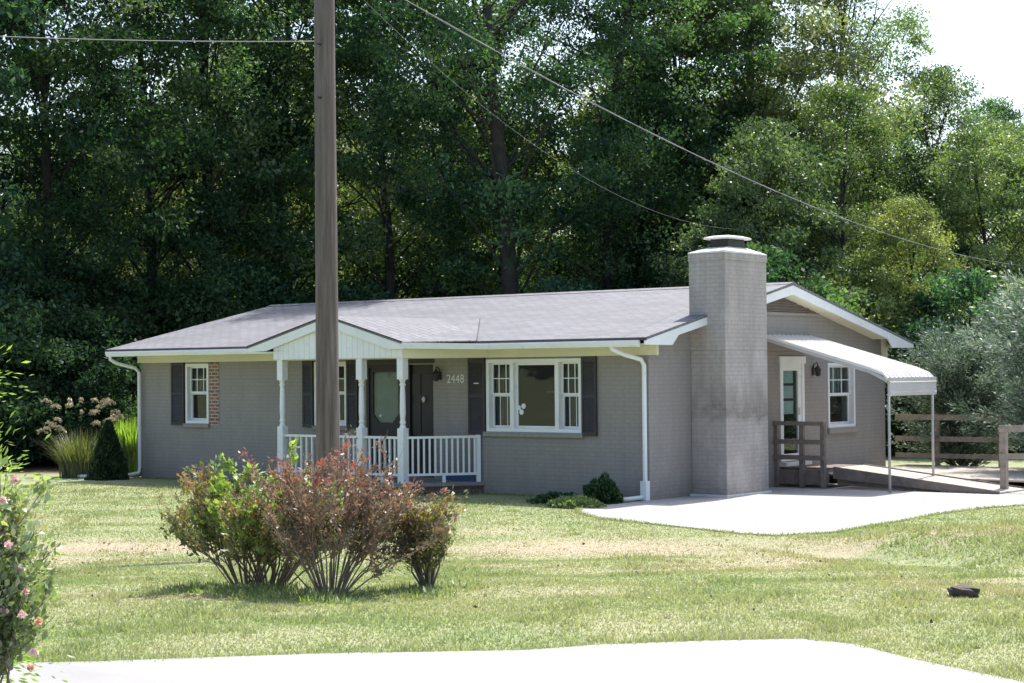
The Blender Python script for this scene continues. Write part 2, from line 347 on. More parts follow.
# ------------------------------------------------------------------ terrain
def ss(t):
    t = np.clip(t, 0, 1); return t*t*(3-2*t)
def h(x, y):
    x = np.asarray(x, float); y = np.asarray(y, float)
    d = (x-17.88)*-.627+(y+26.04)*.779
    z = .5*ss((24-d)/12)+.15*ss((12-d)/8)
    s = (x-5.5)*.543+(y+5.3)*.84; a = (x-5.5)*.84-(y+5.3)*.543
    z = z+.27*ss(s/1.4)*ss((a+.6)/3.0)-.07*np.exp(-((s+.1)/.55)**2)*ss((a+1)/2)*ss((s+3)/1)
    z = z+4.0*ss((d-58)/70)+0.0*x
    near = ss((d-6)/4)*ss((40-d)/6)
    z = z+near*(0.018*np.sin(x*1.7+0.6*y)*np.sin(y*1.3-0.4*x)+0.012*np.sin(3.1*x+1.1)*np.sin(2.7*y)) * ss((-y-1.5)/2)*np.maximum(ss((-x-.8)/2), ss((23.8-d)/3))
    return z
def H(x, y): return float(h(x, y))
DRY = [(-1.14, -10.8, 3.4, 1.3, .8), (4.15, -7.4, 2.8, 1.5, .85), (7.6, -10.2, 1.6, 1.1, .5), (8.3, -13.7, 1.0, .8, .4), (11.6, -11.8, 1.3, .6, .6),
       (1.0, -6.3, 1.8, .8, .45), (6.6, -15.9, 1.0, .6, .5), (5.9, -14.6, .8, .6, .5), (3.5, -8.6, 2.0, .7, .35)]
_rt = np.random.RandomState(17).rand(64, 64)
def vnoise(x, y):
    xi = np.floor(x).astype(int); yi = np.floor(y).astype(int); fx = x-xi; fy = y-yi; fx = fx*fx*(3-2*fx); fy = fy*fy*(3-2*fy)
    g = lambda a, b: _rt[a % 64, b % 64]
    return (g(xi, yi)*(1-fx)+g(xi+1, yi)*fx)*(1-fy)+(g(xi, yi+1)*(1-fx)+g(xi+1, yi+1)*fx)*fy
def fbm(x, y): return (vnoise(x, y)+.6*vnoise(x*2.1+9, y*2.1)+.4*vnoise(x*4.7, y*4.7+5)+.3*vnoise(x*11, y*11+3))/2.3
def dryf(x, y):
    x = np.asarray(x, float); y = np.asarray(y, float)
    d = (x-17.88)*-.627+(y+26.04)*.779
    f = fbm(x*.55, y*.55)
    o = ss((f-.50)/.16)*.55*ss((27-d)/4)*(.25+.75*ss((d-14)/3))
    for cx, cy, a, b, s in DRY:
        u = (x-cx)*.779+(y-cy)*.627; v = -(x-cx)*.627+(y-cy)*.779
        o = np.maximum(o, s*np.exp(-((u/a)**2+(v/b)**2)*(.5+fbm(x*1.3, y*1.3))))
    return o
def axis(c, n, near, far, k):
    t = np.linspace(-1, 1, n); return c+np.sign(t)*(near*np.abs(t)+(far-near)*np.abs(t)**k)
gx = axis(6, 420, 45, 3000, 9); gy = axis(-8, 420, 45, 3000, 9)
X, Y = np.meshgrid(gx, gy, indexing='ij'); Z = h(X, Y)
n0 = len(gx); V = np.stack([X, Y, Z], -1).reshape(-1, 3)
i, j = np.meshgrid(np.arange(n0-1), np.arange(n0-1), indexing='ij'); a_ = (i*n0+j).reshape(-1)
Fq = np.stack([a_, a_+n0, a_+n0+1, a_+1], -1)
me = bpy.data.meshes.new('ground'); nf = len(Fq)
me.vertices.add(len(V)); me.vertices.foreach_set('co', V.reshape(-1))
me.loops.add(nf*4); me.loops.foreach_set('vertex_index', Fq.reshape(-1).astype(np.int32))
me.polygons.add(nf); me.polygons.foreach_set('loop_start', np.arange(0, nf*4, 4, dtype=np.int32))
me.update(calc_edges=True); me.polygons.foreach_set('use_smooth', np.ones(nf, bool))
at = me.attributes.new('dry', 'FLOAT', 'POINT'); at.data.foreach_set('value', dryf(V[:, 0], V[:, 1]).astype(np.float32))
dV = (V[:, 0]-17.88)*-.627+(V[:, 1]+26.04)*.779
uV = (V[:, 0]-17.88)*.779+(V[:, 1]+26.04)*.627
wd = np.maximum(ss((dV-(41.5+np.sin(uV*0.9)*0.5))/1.2)*(uV < -8.3), ss((dV-46)/2))
at = me.attributes.new('woods', 'FLOAT', 'POINT'); at.data.foreach_set('value', wd.astype(np.float32))
me.materials.append(M['ground'])
go = bpy.data.objects.new('ground', me); col.objects.link(go); tag(go, 'lawn and woodland floor around the grey house', None, None, 'structure')

def inpoly(x, y, poly):
    c = np.zeros(x.shape, bool); n = len(poly); j = n-1
    for i in range(n):
        xi, yi = poly[i]; xj, yj = poly[j]
        c ^= ((yi > y) != (yj > y)) & (x < (xj-xi)*(y-yi)/(yj-yi+1e-12)+xi); j = i
    return c
SLAB = [(0.0, -0.12), (0.02, -2.1), (.5, -2.78), (1.48, -3.53), (2.6, -3.88), (3.64, -4.2), (4.6, -4.55), (5.2, -4.55), (5.62, -3.7), (5.6, -2.1), (5.43, 0.1), (5.55, 1.7), (6.0, 3.0), (7.5, 3.5), (14, 3.6), (14, 8.2), (7, 8.4), (5.2, 8.6), (5.2, 10.2), (0.0, 10.2)]
MB().prism(SLAB, 'z', -0.2, 0.020).build('patio_slab', M['slab'], bevel=0.01)
tag(bpy.data.objects['patio_slab'], 'white concrete pad beside the gable end of the house', None, None, 'structure')
ROAD = [(11.97, -15.71), (11.5, -16.05), (11.01, -16.62), (10.18, -17.64), (9.16, -18.81), (8.68, -19.35), (5.0, -23.5), (0, -29), (6, -40), (40, -40), (40, -24), (22, -18.6), (16, -17.05), (13.8, -16.41), (12.83, -15.99), (12.4, -15.77)]
def sheet(name, poly, m, dz, step, label):
    xs = [p[0] for p in poly]; ys = [p[1] for p in poly]
    import bmesh
    bm = bmesh.new(); bm.faces.new([bm.verts.new((x, y, 0)) for x, y in poly])
    for ax, lo, hi in ((0, min(xs), max(xs)), (1, min(ys), max(ys))):
        t = lo+step
        while t < hi:
            bmesh.ops.bisect_plane(bm, geom=bm.verts[:]+bm.edges[:]+bm.faces[:], plane_co=(t if ax == 0 else 0, t if ax == 1 else 0, 0), plane_no=(1, 0, 0) if ax == 0 else (0, 1, 0)); t += step
    bnd = [e for e in bm.edges if e.is_boundary]
    for v in bm.verts: v.co.z = H(v.co.x, v.co.y)+dz
    r = bmesh.ops.extrude_edge_only(bm, edges=bnd)
    for v in [g for g in r['geom'] if isinstance(g, bmesh.types.BMVert)]: v.co.z -= 0.15
    bmesh.ops.recalc_face_normals(bm, faces=bm.faces[:])
    me = bpy.data.meshes.new(name); bm.to_mesh(me); bm.free(); me.materials.append(m)
    o = bpy.data.objects.new(name, me); col.objects.link(o); return tag(o, label, None, None, 'structure')
sheet('driveway', ROAD, M['road'], 0.02, 1.0, 'pale concrete driveway across the bottom of the view')

# ------------------------------------------------------------------ the house
house = empty('brick_house', (-7, 4.5, 0), 'single-storey grey painted brick house with low shingle roof, porch and side chimney', 'house')
def wall_grid(mb, plane, off, thick, u0, u1, z0, z1, holes):
    us = sorted({u0, u1, *[a for q in holes for a in q[:2]]}); zs = sorted({z0, z1, *[a for q in holes for a in q[2:]]})
    for a, b in zip(us, us[1:]):
        for c, d in zip(zs, zs[1:]):
            if any(q[0] <= (a+b)/2 <= q[1] and q[2] <= (c+d)/2 <= q[3] for q in holes): continue
            if plane == 'y': mb.box(a, b, off, off+thick, c, d)
            else: mb.box(off-thick, off, a, b, c, d)
WL = (-12.28, -11.53, 1.24, 2.54); WP = (-8.30, -7.38, 1.24, 2.54); WB = (-3.71, -1.47, 1.18, 2.54)
D1 = (-6.84, -5.84, 0.26, 2.48); D2 = (-5.72, -5.06, 0.26, 2.46)
WG = (6.43, 7.58, 1.10, 2.43); DG = (4.52, 5.46, 0.50, 2.56)
mb = MB(); wall_grid(mb, 'y', 0.0, 0.24, -13.8, 0.0, -0.3, 2.66, [WL, WP, WB, D1, D2]); mb.build('wall', M['wall'], house)
mb = MB(); wall_grid(mb, 'x', 0.0, 0.24, 0.24, 8.95, -0.3, 2.66, [WG, DG])
mb.prism([(0.0, 2.662), (8.95, 2.662), (8.95, 2.94), (4.45, 3.90), (0.0, 2.94)], 'x', -0.24, 0.0); mb.build('wall', M['wall'], house)
MB().box(-13.8, -0.24, 8.71, 8.95, -0.3, 2.9).build('wall', M['wall'], house)
mb = MB(); mb.box(-13.8, -13.56, 0.24, 8.71, -0.3, 2.66); mb.prism([(0.24, 2.662), (8.95, 2.662), (8.95, 2.94), (4.45, 3.90), (0.24, 2.94)], 'x', -13.8, -13.56); mb.build('wall', M['wall'], house)
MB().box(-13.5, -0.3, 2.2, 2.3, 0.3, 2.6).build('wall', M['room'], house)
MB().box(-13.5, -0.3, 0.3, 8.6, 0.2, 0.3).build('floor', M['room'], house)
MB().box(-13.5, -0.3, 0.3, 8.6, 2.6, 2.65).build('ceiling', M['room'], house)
# roof
SL = 0.2178
ez = 2.88
poly = [(-0.62, ez-0.045), (4.45, ez-0.045+5.07*SL), (9.6, ez-0.05), (9.6, ez-0.005), (4.45, ez+5.07*SL+0.005), (-0.62, ez)]
roof = MB().prism(poly, 'x', -14.26, 0.37).build('roof', M['roof'], house)
MB().box(-14.27, 0.38, -0.640, -0.60, ez-0.052, ez-0.004).build('drip_edge', M['roofedge'], roof)
mb = MB(); zt = ez+5.07*SL
mb.prism([(4.27, zt-0.025), (4.45, zt+0.022), (4.63, zt-0.025)], 'x', -14.265, 0.375); mb.build('ridge_cap', M['roof'], roof)
# soffits, rakes
for x in (0.335, -14.255):
    MB().prism([(-0.62, ez-0.05), (4.45, zt-0.045), (9.6, ez-0.055), (9.6, 2.75), (8.62, 2.75), (8.42, 2.93), (4.45, zt-0.22), (0.42, 2.93), (0.22, 2.75), (-0.62, 2.75)], 'x', x, x+0.03).build('rake_board', M['white'], house)
MB().prism([(0.42, 2.95), (4.45, zt-0.20), (8.42, 2.95), (8.42, 2.93), (4.45, zt-0.225), (0.42, 2.93)], 'x', 0.002, 0.333).build('soffit', M['cream'], house)
MB().box(-14.22, 0.333, -0.58, -0.002, 2.755, 2.775).build('soffit', M['cream'], house)
MB().box(-14.22, 0.333, 8.952, 9.58, 2.755, 2.775).build('soffit', M['cream'], house)
MB().box(-13.85, 0.22, -0.06, -0.002, 2.575, 2.753).build('frieze_board', M['cream'], house)
MB().box(0.003, 0.05, 8.80, 9.0, 2.50, 2.97).build('corner_trim', M['cream'], house)
# gutters
def gutter(x0, x1, y, z):
    m = MB(); m.prism([(y, z), (y-0.11, z), (y-0.12, z-0.03), (y-0.09, z-0.11), (y, z-0.115)], 'x', x0, x1); return m
gutter(-14.16, -8.6, -0.60, 2.832).build('gutter', M['white'], house)
gutter(-3.38, 0.24, -0.60, 2.832).build('gutter', M['white'], house)
# gable vent
mb = MB(); z = 3.44
hw = lambda zz: (zt-0.215-zz)/SL
mb.prism([(4.45-hw(3.44), 3.44), (4.45+hw(3.44), 3.44), (4.45, zt-0.24)], 'x', 0.004, 0.02)
k = 0
while z < zt-0.27:
    ww = hw(z)-0.05; mb.prism([(4.45-ww, z+0.005), (4.45+ww, z+0.005), (4.45+ww-0.06, z+0.028), (4.45-ww+0.06, z+0.028)], 'x', 0.02, 0.045); z += 0.055
vent = mb.build('gable_vent', M['vent'], house)
MB().box(0.003, 0.05, 4.45-hw(3.42), 4.45+hw(3.42), 3.37, 3.425).build('sill', M['wall'], vent)

def pane_u(plane, off, a, b, c, d, t=0.006):
    m = MB()
    if plane == 'y': m.box(a, b, off, off+t, c, d)
    else: m.box(off-t, off, a, b, c, d)
    return m
def bx(m, plane, u0, u1, z0, z1, d0, d1):
    """d = depth inwards from wall face; negative = proud"""
    if plane == 'y': m.box(u0, u1, d0, d1, z0, z1)
    else: m.box(-d1, -d0, u0, u1, z0, z1)
def sash(parent, plane, u0, u1, z0, z1, cols=3, lower_grille=False, curtain=None):
    zm = (z0+z1)/2+0.02
    up_ = MB(); e = 0.035
    bx(up_, plane, u0, u0+e, zm, z1, 0.07, 0.10); bx(up_, plane, u1-e, u1, zm, z1, 0.07, 0.10)
    bx(up_, plane, u0+e, u1-e, z1-e, z1, 0.07, 0.10); bx(up_, plane, u0+e, u1-e, zm-0.012, zm+0.025, 0.07, 0.10)
    for i in range(1, cols):
        uu = u0+(u1-u0)*i/cols; bx(up_, plane, uu-0.009, uu+0.009, zm+0.025, z1-e, 0.082, 0.096)
    zz = (zm+z1)/2
    xs_ = [u0+e]+[u0+(u1-u0)*i/cols for i in range(1, cols)]+[u1-e]
    for a, b in zip(xs_, xs_[1:]): bx(up_, plane, a+(0.009 if a > u0+e+.001 else 0), b-(0.009 if b < u1-e-.001 else 0), zz-0.009, zz+0.009, 0.082, 0.096)
    s1 = up_.build('sash', M['white'], parent)
    lo = MB(); bx(lo, plane, u0, u0+e, z0, zm-0.013, 0.10, 0.13); bx(lo, plane, u1-e, u1, z0, zm-0.013, 0.10, 0.13)
    bx(lo, plane, u0+e, u1-e, z0, z0+0.05, 0.10, 0.13); bx(lo, plane, u0+e, u1-e, zm-0.04, zm-0.013, 0.10, 0.13)
    if lower_grille:
        for i in range(1, cols):
            uu = u0+(u1-u0)*i/cols; bx(lo, plane, uu-0.007, uu+0.007, z0+0.05, zm-0.04, 0.119, 0.128)
    lo.build('sash', M['white'], parent)
    p = MB(); bx(p, plane, u0+e, u1-e, zm+0.025, z1-e, 0.097, 0.1); bx(p, plane, u0+e, u1-e, z0+0.05, zm-0.04, 0.1285, 0.1315)
    p.build('pane', M['glass'], parent)
    if curtain:
        c = MB(); nfold = 14
        z0c, z1c, m = curtain
        for i in range(nfold):
            a = u0+(u1-u0)*i/nfold; b = u0+(u1-u0)*(i+1)/nfold; dd = 0.20+0.03*(i % 2)
            bx(c, plane, a, b, z0c, z1c, dd, dd+0.02)
        c.build('curtain', m, parent)
def win_frame(plane, u0, u1, z0, z1, fw_=0.06):
    m = MB(); bx(m, plane, u0, u0+fw_, z0, z1, -0.02, 0.14); bx(m, plane, u1-fw_, u1, z0, z1, -0.02, 0.14)
    bx(m, plane, u0+fw_, u1-fw_, z1-fw_, z1, -0.02, 0.14); bx(m, plane, u0+fw_, u1-fw_, z0, z0+fw_, -0.02, 0.14)
    return m.build('window', M['white'], house)
def shutter(u0, u1, z0, z1, parent=house):
    m = MB(); m.box(u0, u1, -0.035, -0.003, z0, z1)
    e = 0.045; m.box(u0, u0+e, -0.05, -0.035, z0, z1); m.box(u1-e, u1, -0.05, -0.035, z0, z1)
    for a, b in ((z0, z0+0.07), ((z0+z1)/2-0.03, (z0+z1)/2+0.03), (z1-0.07, z1)): m.box(u0+e, u1-e, -0.05, -0.035, a, b)
    z = z0+0.09
    while z < z1-0.1:
        if abs(z-(z0+z1)/2) > 0.05: m.prism([(-0.036, z), (-0.046, z+0.006), (-0.036, z+0.032)], 'x', u0+e, u1-e)
        z += 0.038
    return m.build('shutter', M['shutter'], parent)
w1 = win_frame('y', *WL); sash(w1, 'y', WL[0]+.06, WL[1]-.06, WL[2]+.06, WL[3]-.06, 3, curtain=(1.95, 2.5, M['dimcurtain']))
w2 = win_frame('y', *WP); sash(w2, 'y', WP[0]+.06, WP[1]-.06, WP[2]+.06, WP[3]-.06, 3, True)
# triple window
a, b, c, d = WB; m1, m2 = -3.09, -2.03
m = MB(); f = 0.065
for u0_, u1_ in ((a, a+f), (m1-0.045, m1+0.045), (m2-0.045, m2+0.045), (b-f, b)): bx(m, 'y', u0_, u1_, c, d, -0.02, 0.14)
for u0_, u1_ in ((a+f, m1-0.045), (m1+0.045, m2-0.045), (m2+0.045, b-f)):
    bx(m, 'y', u0_, u1_, d-f, d, -0.02, 0.14); bx(m, 'y', u0_, u1_, c, c+f, -0.02, 0.14)
w3 = m.build('window', M['white'], house)
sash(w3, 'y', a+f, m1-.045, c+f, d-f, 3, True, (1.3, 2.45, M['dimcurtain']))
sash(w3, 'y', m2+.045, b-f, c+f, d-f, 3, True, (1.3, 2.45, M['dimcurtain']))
m = MB(); e = 0.05; u0_, u1_ = m1+.045, m2-.045
bx(m, 'y', u0_, u0_+e, c+f, d-f, 0.05, 0.09); bx(m, 'y', u1_-e, u1_, c+f, d-f, 0.05, 0.09); bx(m, 'y', u0_+e, u1_-e, d-f-e, d-f, 0.05, 0.09); bx(m, 'y', u0_+e, u1_-e, c+f, c+f+e, 0.05, 0.09)
m.build('sash', M['white'], w3)
m = MB(); bx(m, 'y', u0_+e, u1_-e, c+f+e, d-f-e, 0.07, 0.075); m.build('pane', M['glass'], w3)
m = MB()
for px_, pz_, r_ in ((-2.98, 1.63, .05), (-2.87, 1.66, .055), (-2.92, 1.55, .055)):
    m.prism([(px_+r_*math.cos(t*math.pi/3), pz_+r_*math.sin(t*math.pi/3)) for t in range(6)], 'y', 0.055, 0.068)
m.build('sticker', M['white'], w3)
m = MB(); m.box(-2.99, -2.55, 0.9, 1.1, 1.9, 1.93); m.build('shelf', M['curtain'], w3)
for u0_, u1_, z0_ in ((WL[0]-.05, WL[1]+.03, WL[2]), (WP[0]-.04, WP[1]+.04, WP[2]), (WB[0]-.06, WB[1]+.04, WB[2])):
    MB().box(u0_, u1_, -0.06, -0.002, z0_-0.09, z0_-0.003).build('window_sill', M['wall'], house, bevel=0.006)
shutter(-12.73, -12.31, 1.20, 2.57); shutter(-8.62, -8.32, 1.20, 2.56); shutter(-7.36, -7.06, 1.20, 2.56)
sR = shutter(-1.45, -1.12, 1.13, 2.565); sL = shutter(-4.14, -3.73, 1.13, 2.565)
MB().box(-3.98, -3.86, -0.062, -0.051, 2.08, 2.10).build('hinge', M['number'], sL)
MB().box(-11.52, -11.21, -0.012, 0.02, 1.20, 2.57).build('bare_brick_strip', M['redbrick'], house)['label'] = 'unpainted red brick strip where a shutter is missing'
# doors on the porch
m = MB(); a, b, c, d = D1
bx(m, 'y', a, a+.07, c, d, -0.01, 0.12); bx(m, 'y', b-.07, b, c, d, -0.01, 0.12); bx(m, 'y', a+.07, b-.07, d-.07, d, -0.01, 0.12)
ii = (a+.11, b-.11); bx(m, 'y', a+.07, ii[0]+.05, c, d-.07, 0.02, 0.06); bx(m, 'y', ii[1]-.05, b-.07, c, d-.07, 0.02, 0.06)
bx(m, 'y', ii[0]+.05, ii[1]-.05, d-.16, d-.07, 0.02, 0.06); bx(m, 'y', ii[0]+.05, ii[1]-.05, c, 1.32, 0.02, 0.06)
l_, r_ = ii[0]+.05, ii[1]-.05
m.prism([(l_, 1.32), (l_+.16, 1.32), (l_, 1.48)], 'y', 0.02, 0.06); m.prism([(r_, 1.32), (r_, 1.48), (r_-.16, 1.32)], 'y', 0.02, 0.06)
dr = m.build('door', M['door'], house); dr['label'] = 'dark storm door with pale glazed upper half'
MB().box(l_, r_, 0.036, 0.042, 1.325, d-.165).build('pane', M['glass'], dr)
MB().box(l_-.02, r_+.02, 0.08, 0.12, 1.2, d-.1).build('inner_panel', M['curtain'], dr)
MB().lathe([(0.001, 0), (.035, .01), (.045, .03), (.02, .06), (.001, .07)], (-6.5, 0.06, 1.42)).build('ornament', M['white'], dr)
m = MB(); a, b, c, d = D2
bx(m, 'y', a, b, c, d, 0.05, 0.11)
for (p, q) in ((0.08, 0.30), (0.36, 0.58)):
    for (zz0, zz1) in ((0.48, 0.98), (1.12, 1.72), (1.86, 2.28)): bx(m, 'y', a+p, a+q, zz0, zz1, 0.035, 0.05)
bx(m, 'y', a, a+.05, c, d, -0.005, 0.05); bx(m, 'y', b-.05, b, c, d, -0.005, 0.05)
dr2 = m.build('door', M['door'], house, bevel=0.004); dr2['label'] = 'dark brown panelled front door'
MB().lathe([(0.001, -.06), (.02, -.05), (.04, 0), (.02, .05), (.001, .06)], (-5.33, 0.025, 1.78)).build('knocker', M['number'], dr2)
MB().box(D1[0]-.12, -5.02, -0.004, 0.0, 2.485, 2.575).build('door_header', M['shutter'], house)
MB().box(-5.84, -5.72, -0.006, -0.001, 0.32, 2.48).build('door_mullion', M['door'], house)
# lanterns
def lantern(plane, u, z):
    m = MB()
    def P(uu, dd, zz): return (uu, -dd, zz) if plane == 'y' else (dd, uu, zz)
    m.lathe([(.03, 0), (.055, .02), (.065, .14), (.075, .15), (.02, .21), (.008, .24)], P(u, .12, z), 8)
    m.tube([P(u, 0.0, z+.1), P(u, .03, z+.24), P(u, .1, z+.28), P(u, .12, z+.22)], .012, 6)
    if plane == 'y': m.box(u-.04, u+.04, -.02, -.002, z+.02, z+.18)
    else: m.box(.002, .02, u-.04, u+.04, z+.02, z+.18)
    return m.build('wall_lantern', M['black'], house)
lantern('y', -4.88, 2.14); lantern('x', 5.83, 2.16)
tc = bpy.data.curves.new('house_number', 'FONT'); tc.body = '2448'; tc.size = 0.235; tc.extrude = 0.008; tc.space_character = 1.0
to = bpy.data.objects.new('tmp_text', tc); col.objects.link(to); bpy.context.view_layer.update()
tm = bpy.data.meshes.new_from_object(to.evaluated_get(bpy.context.evaluated_depsgraph_get())); bpy.data.objects.remove(to)
xsz = max(v.co.x for v in tm.vertices)
for v in tm.vertices: v.co = Vector((-4.70+v.co.x*0.44/xsz, -0.012-v.co.z, 2.10+v.co.y))
tm.materials.clear(); tm.materials.append(M['number']); tm.name = 'house_number'
to = bpy.data.objects.new('house_number', tm); col.objects.link(to); to.parent = house; to.matrix_parent_inverse = Matrix.Translation(-Vector(house.location))
# ------------------------------------------------------------------ porch
MB().prism([(-8.3, -.002), (-8.3, -1.36), (-4.72, -1.36), (-3.80, -.002)], 'z', -0.1, 0.165).build('porch_base', M['stepbrick'], house)
MB().prism([(-8.33, -.002), (-8.33, -1.40), (-4.70, -1.40), (-3.76, -.002)], 'z', 0.165, 0.23).build('porch_floor', M['floorc'], house)
def post(x, y):
    m = MB(); s = 0.075
    m.box(x-s, x+s, y-s, y+s, 0.23, 1.26); m.box(x-s, x+s, y-s, y+s, 2.18, 2.58)
    m.lathe([(s*.95, 1.26), (.045, 1.33), (.062, 1.37), (.045, 1.42), (.058, 1.55), (.052, 1.9), (.045, 2.04), (.062, 2.08), (.045, 2.12), (s*.95, 2.18)], (x, y, 0), 14)
    return m.build('porch_post', M['white'], house)
PY = -1.22
for x in (-7.98, -5.81, -4.75): post(x, PY)
def rail(A, B, n, end=False):
    m = MB(); A = Vector((*A, 0)); B = Vector((*B, 0)); dv = (B-A).normalized(); nv = Vector((-dv.y, dv.x, 0)); Ln = (B-A).length
    def bar(a, b, hw, z0, z1):
        P = [A+dv*a+nv*hw, A+dv*a-nv*hw, A+dv*b-nv*hw, A+dv*b+nv*hw]
        m.prism([(p.x, p.y) for p in P], 'z', z0, z1)
    bar(0, Ln, .035, 1.06, 1.105); bar(0, Ln, .03, .36, .405)
    for i in range(1, n): bar(Ln*i/n-.017, Ln*i/n+.017, .018, .405, 1.06)
    bar(Ln/2-.03, Ln/2+.03, .025, .23, .36)
    if end: bar(Ln-.08, Ln, .045, .23, 1.115)
    m.build('porch_railing', M['white'], house)
rail((-7.905, PY), (-7.0, PY), 6); rail((-6.97, PY), (-5.885, PY), 8); rail((-5.735, PY), (-4.825, PY), 7)
rail((-4.70, PY+.05), (-3.86, -.03), 13, True)
MB().box(-4.75, -3.95, -0.12, -0.08, 0.23, 0.36).build('blue_board', M['blue'], house)
# porch gable roof (front gable) + shed extension
px0, px1, pxa = -8.80, -4.60, -6.58; pz0, pza = 2.86, 3.42; FY = -1.38
back = 2.6
def slab4(m, p, q, r, s, t):
    P = [Vector(a) for a in (p, q, r, s)]; D_ = Vector((0, 0, -t)); vs = P+[a+D_ for a in P]
    m.add(vs, [(0, 1, 2, 3), (7, 6, 5, 4), (0, 4, 5, 1), (1, 5, 6, 2), (2, 6, 7, 3), (3, 7, 4, 0)])
m = MB()
slab4(m, (px0, FY, pz0), (pxa, FY, pza), (pxa, 2.0, pza), (px0, -0.55, pz0), .045)
slab4(m, (pxa, FY, pza), (px1, FY, pz0+.02), (px1, 0.6, pz0+.30), (pxa, 2.0, pza), .045)
pr = m.build('porch_roof', M['roof'], house)
def mz(y): return ez+(y+.62)*SL
EXY = (-3.42, -.63)
m = MB(); slab4(m, (px1, FY+.02, pz0+.02), (*EXY, 2.893), (-5.2, 1.6, mz(1.6)+.014), (-6.0, 1.6, mz(1.6)+.014), .02)
m.build('porch_roof', M['roof'], house)
MB().tube([(*EXY, 2.893), (-5.2, 1.6, mz(1.6)+.012)], .011, 5).build('roof_flashing', M['roofedge'], house)
# rake boards of porch gable
m = MB()
m.prism([(px0, pz0-.045), (pxa, pza-.045), (px1, pz0-.03), (px1, pz0-.115), (px1-.35, pz0-.115), (pxa, pza-.20), (px0+.52, pz0-.10), (px0, pz0-.115)], 'y', FY, FY+.03)
m.build('rake_board', M['white'], house)
m = MB(); m.add([(px0+.0, FY+.03, pz0-.11), (px0+.95, FY+.03, pz0-.11), (px0+.95, -.6, pz0-.11), (px0, -.6, pz0-.11)], [(0, 1, 2, 3)])
m.add([(px0, FY+.03, pz0-.045), (px0, FY+.03, pz0-.11), (px0, -.6, pz0-.11), (px0, -.6, pz0-.045)], [(0, 1, 2, 3)]); m.build('soffit', M['white'], house)
m = MB(); m.tube([(px0-.01, FY-.008, pz0+.0), (pxa, FY-.008, pza+.002), (px1, FY-.008, pz0+.02)], .013, 5); m.build('drip_edge', M['roofedge'], pr)
# gable face: vertical white siding
m = MB(); xa, xb = -8.13, -4.66; gy = PY-.085
def gz(x): return pza-.19-abs(x-pxa)*(0.235)
x = xa
while x < xb-0.01:
    x2 = min(x+0.145, xb); e = 0.003
    if x < pxa < x2: pts = [(x+e, 2.585), (x2-e, 2.585), (x2-e, gz(x2)), (pxa, gz(pxa)), (x+e, gz(x))]
    else: pts = [(x+e, 2.585), (x2-e, 2.585), (x2-e, gz(x2)), (x+e, gz(x))]
    m.prism(pts, 'y', gy-.012, gy); x = x2
m.prism([(xa, 2.585), (xb, 2.585), (xb, gz(xb)), (pxa, gz(pxa)), (xa, gz(xa))], 'y', gy, gy+.02)
m.build('gable_siding', M['white'], house)
MB().prism([(-4.66, gy-.01), (-3.62, -.062), (-3.70, -.062), (-4.66, gy+.05)], 'z', 2.58, 2.76).build('porch_beam', M['cream'], house)
MB().prism([(-8.12, gy+.055), (-4.7, gy+.055), (-3.75, -.062), (-8.12, -.062)], 'z', 2.60, 2.62).build('porch_ceiling', M['cream'], house)
gA = Vector((px1, FY+.0, 2.865)); gB = Vector((-3.40, -.62, 2.835)); gn = Vector((.53, -.85, 0)).normalized()
m = MB(); P = [gA, gA+gn*.11, gA+gn*.09-Vector((0, 0, .11)), gA-Vector((0, 0, .115))]; P += [p+(gB-gA) for p in P]
m.add(P, [(0, 1, 2, 3), (7, 6, 5, 4), (0, 4, 5, 1), (1, 5, 6, 2), (2, 6, 7, 3), (3, 7, 4, 0)]); m.build('gutter', M['white'], house)
MB().prism([(px1, FY+.03), (-3.42, -.60), (-3.7, -.06), (-4.66, gy)], 'z', 2.757, 2.765).build('soffit', M['cream'], house)
# downspouts
def spout(pts, name='downspout'):
    return MB().tube(pts, .042, 8).build(name, M['white'], house, smooth=True)
spout([(-14.05, -.66, 2.78), (-14.05, -.66, 2.66), (-14.0, -.55, 2.58), (-13.78, -.18, 2.46), (-13.74, -.1, 2.36), (-13.74, -.1, .25), (-13.72, -.14, .12), (-13.85, -.45, .06), (-14.25, -.75, .05), (-15.4, -.9, .04)])
spout([(-.35, -.66, 2.78), (-.33, -.64, 2.68), (-.22, -.40, 2.58), (-.08, -.12, 2.50), (-.05, -.07, 2.40), (-.05, -.07, .30), (-.06, -.08, .08), (-.2, -.4, .05), (-.7, -.9, .04)])
MB().box(-.115, .01, -.13, -.012, .02, .36).build('downspout_boot', M['white'], house)
# ------------------------------------------------------------------ chimney
m = MB(); m.box(0.003, .75, 1.35, 2.80, -.1, 2.66); m.box(-.02, .75, 1.35, 2.80, 2.66, 4.29)
m.box(-.032, .762, 1.338, 2.812, 4.29, 4.42)
ch = m.build('chimney', M['chimney'], house, bevel=.008)
m = MB(); m.box(.0, .79, 1.29, 2.84, .02, .055); m.build('chimney_footing', M['mortar'], ch)
m = MB(); b0 = [(-.03, 1.34), (.76, 1.34), (.76, 2.81), (-.03, 2.81)]; t0 = [(.15, 1.75), (.57, 1.75), (.57, 2.4), (.15, 2.4)]
m.add([(x, y, 4.421) for x, y in b0]+[(x, y, 4.55) for x, y in t0]+[(x, y, 4.44+.02*(i % 2)) for i, (x, y) in enumerate(b0)],
      [(3, 2, 1, 0), (4, 5, 6, 7), (0, 1, 9, 8), (1, 2, 10, 9), (2, 3, 11, 10), (3, 0, 8, 11), (8, 9, 5, 4), (9, 10, 6, 5), (10, 11, 7, 6), (11, 8, 4, 7)])
m.build('mortar_crown', M['mortar'], ch)
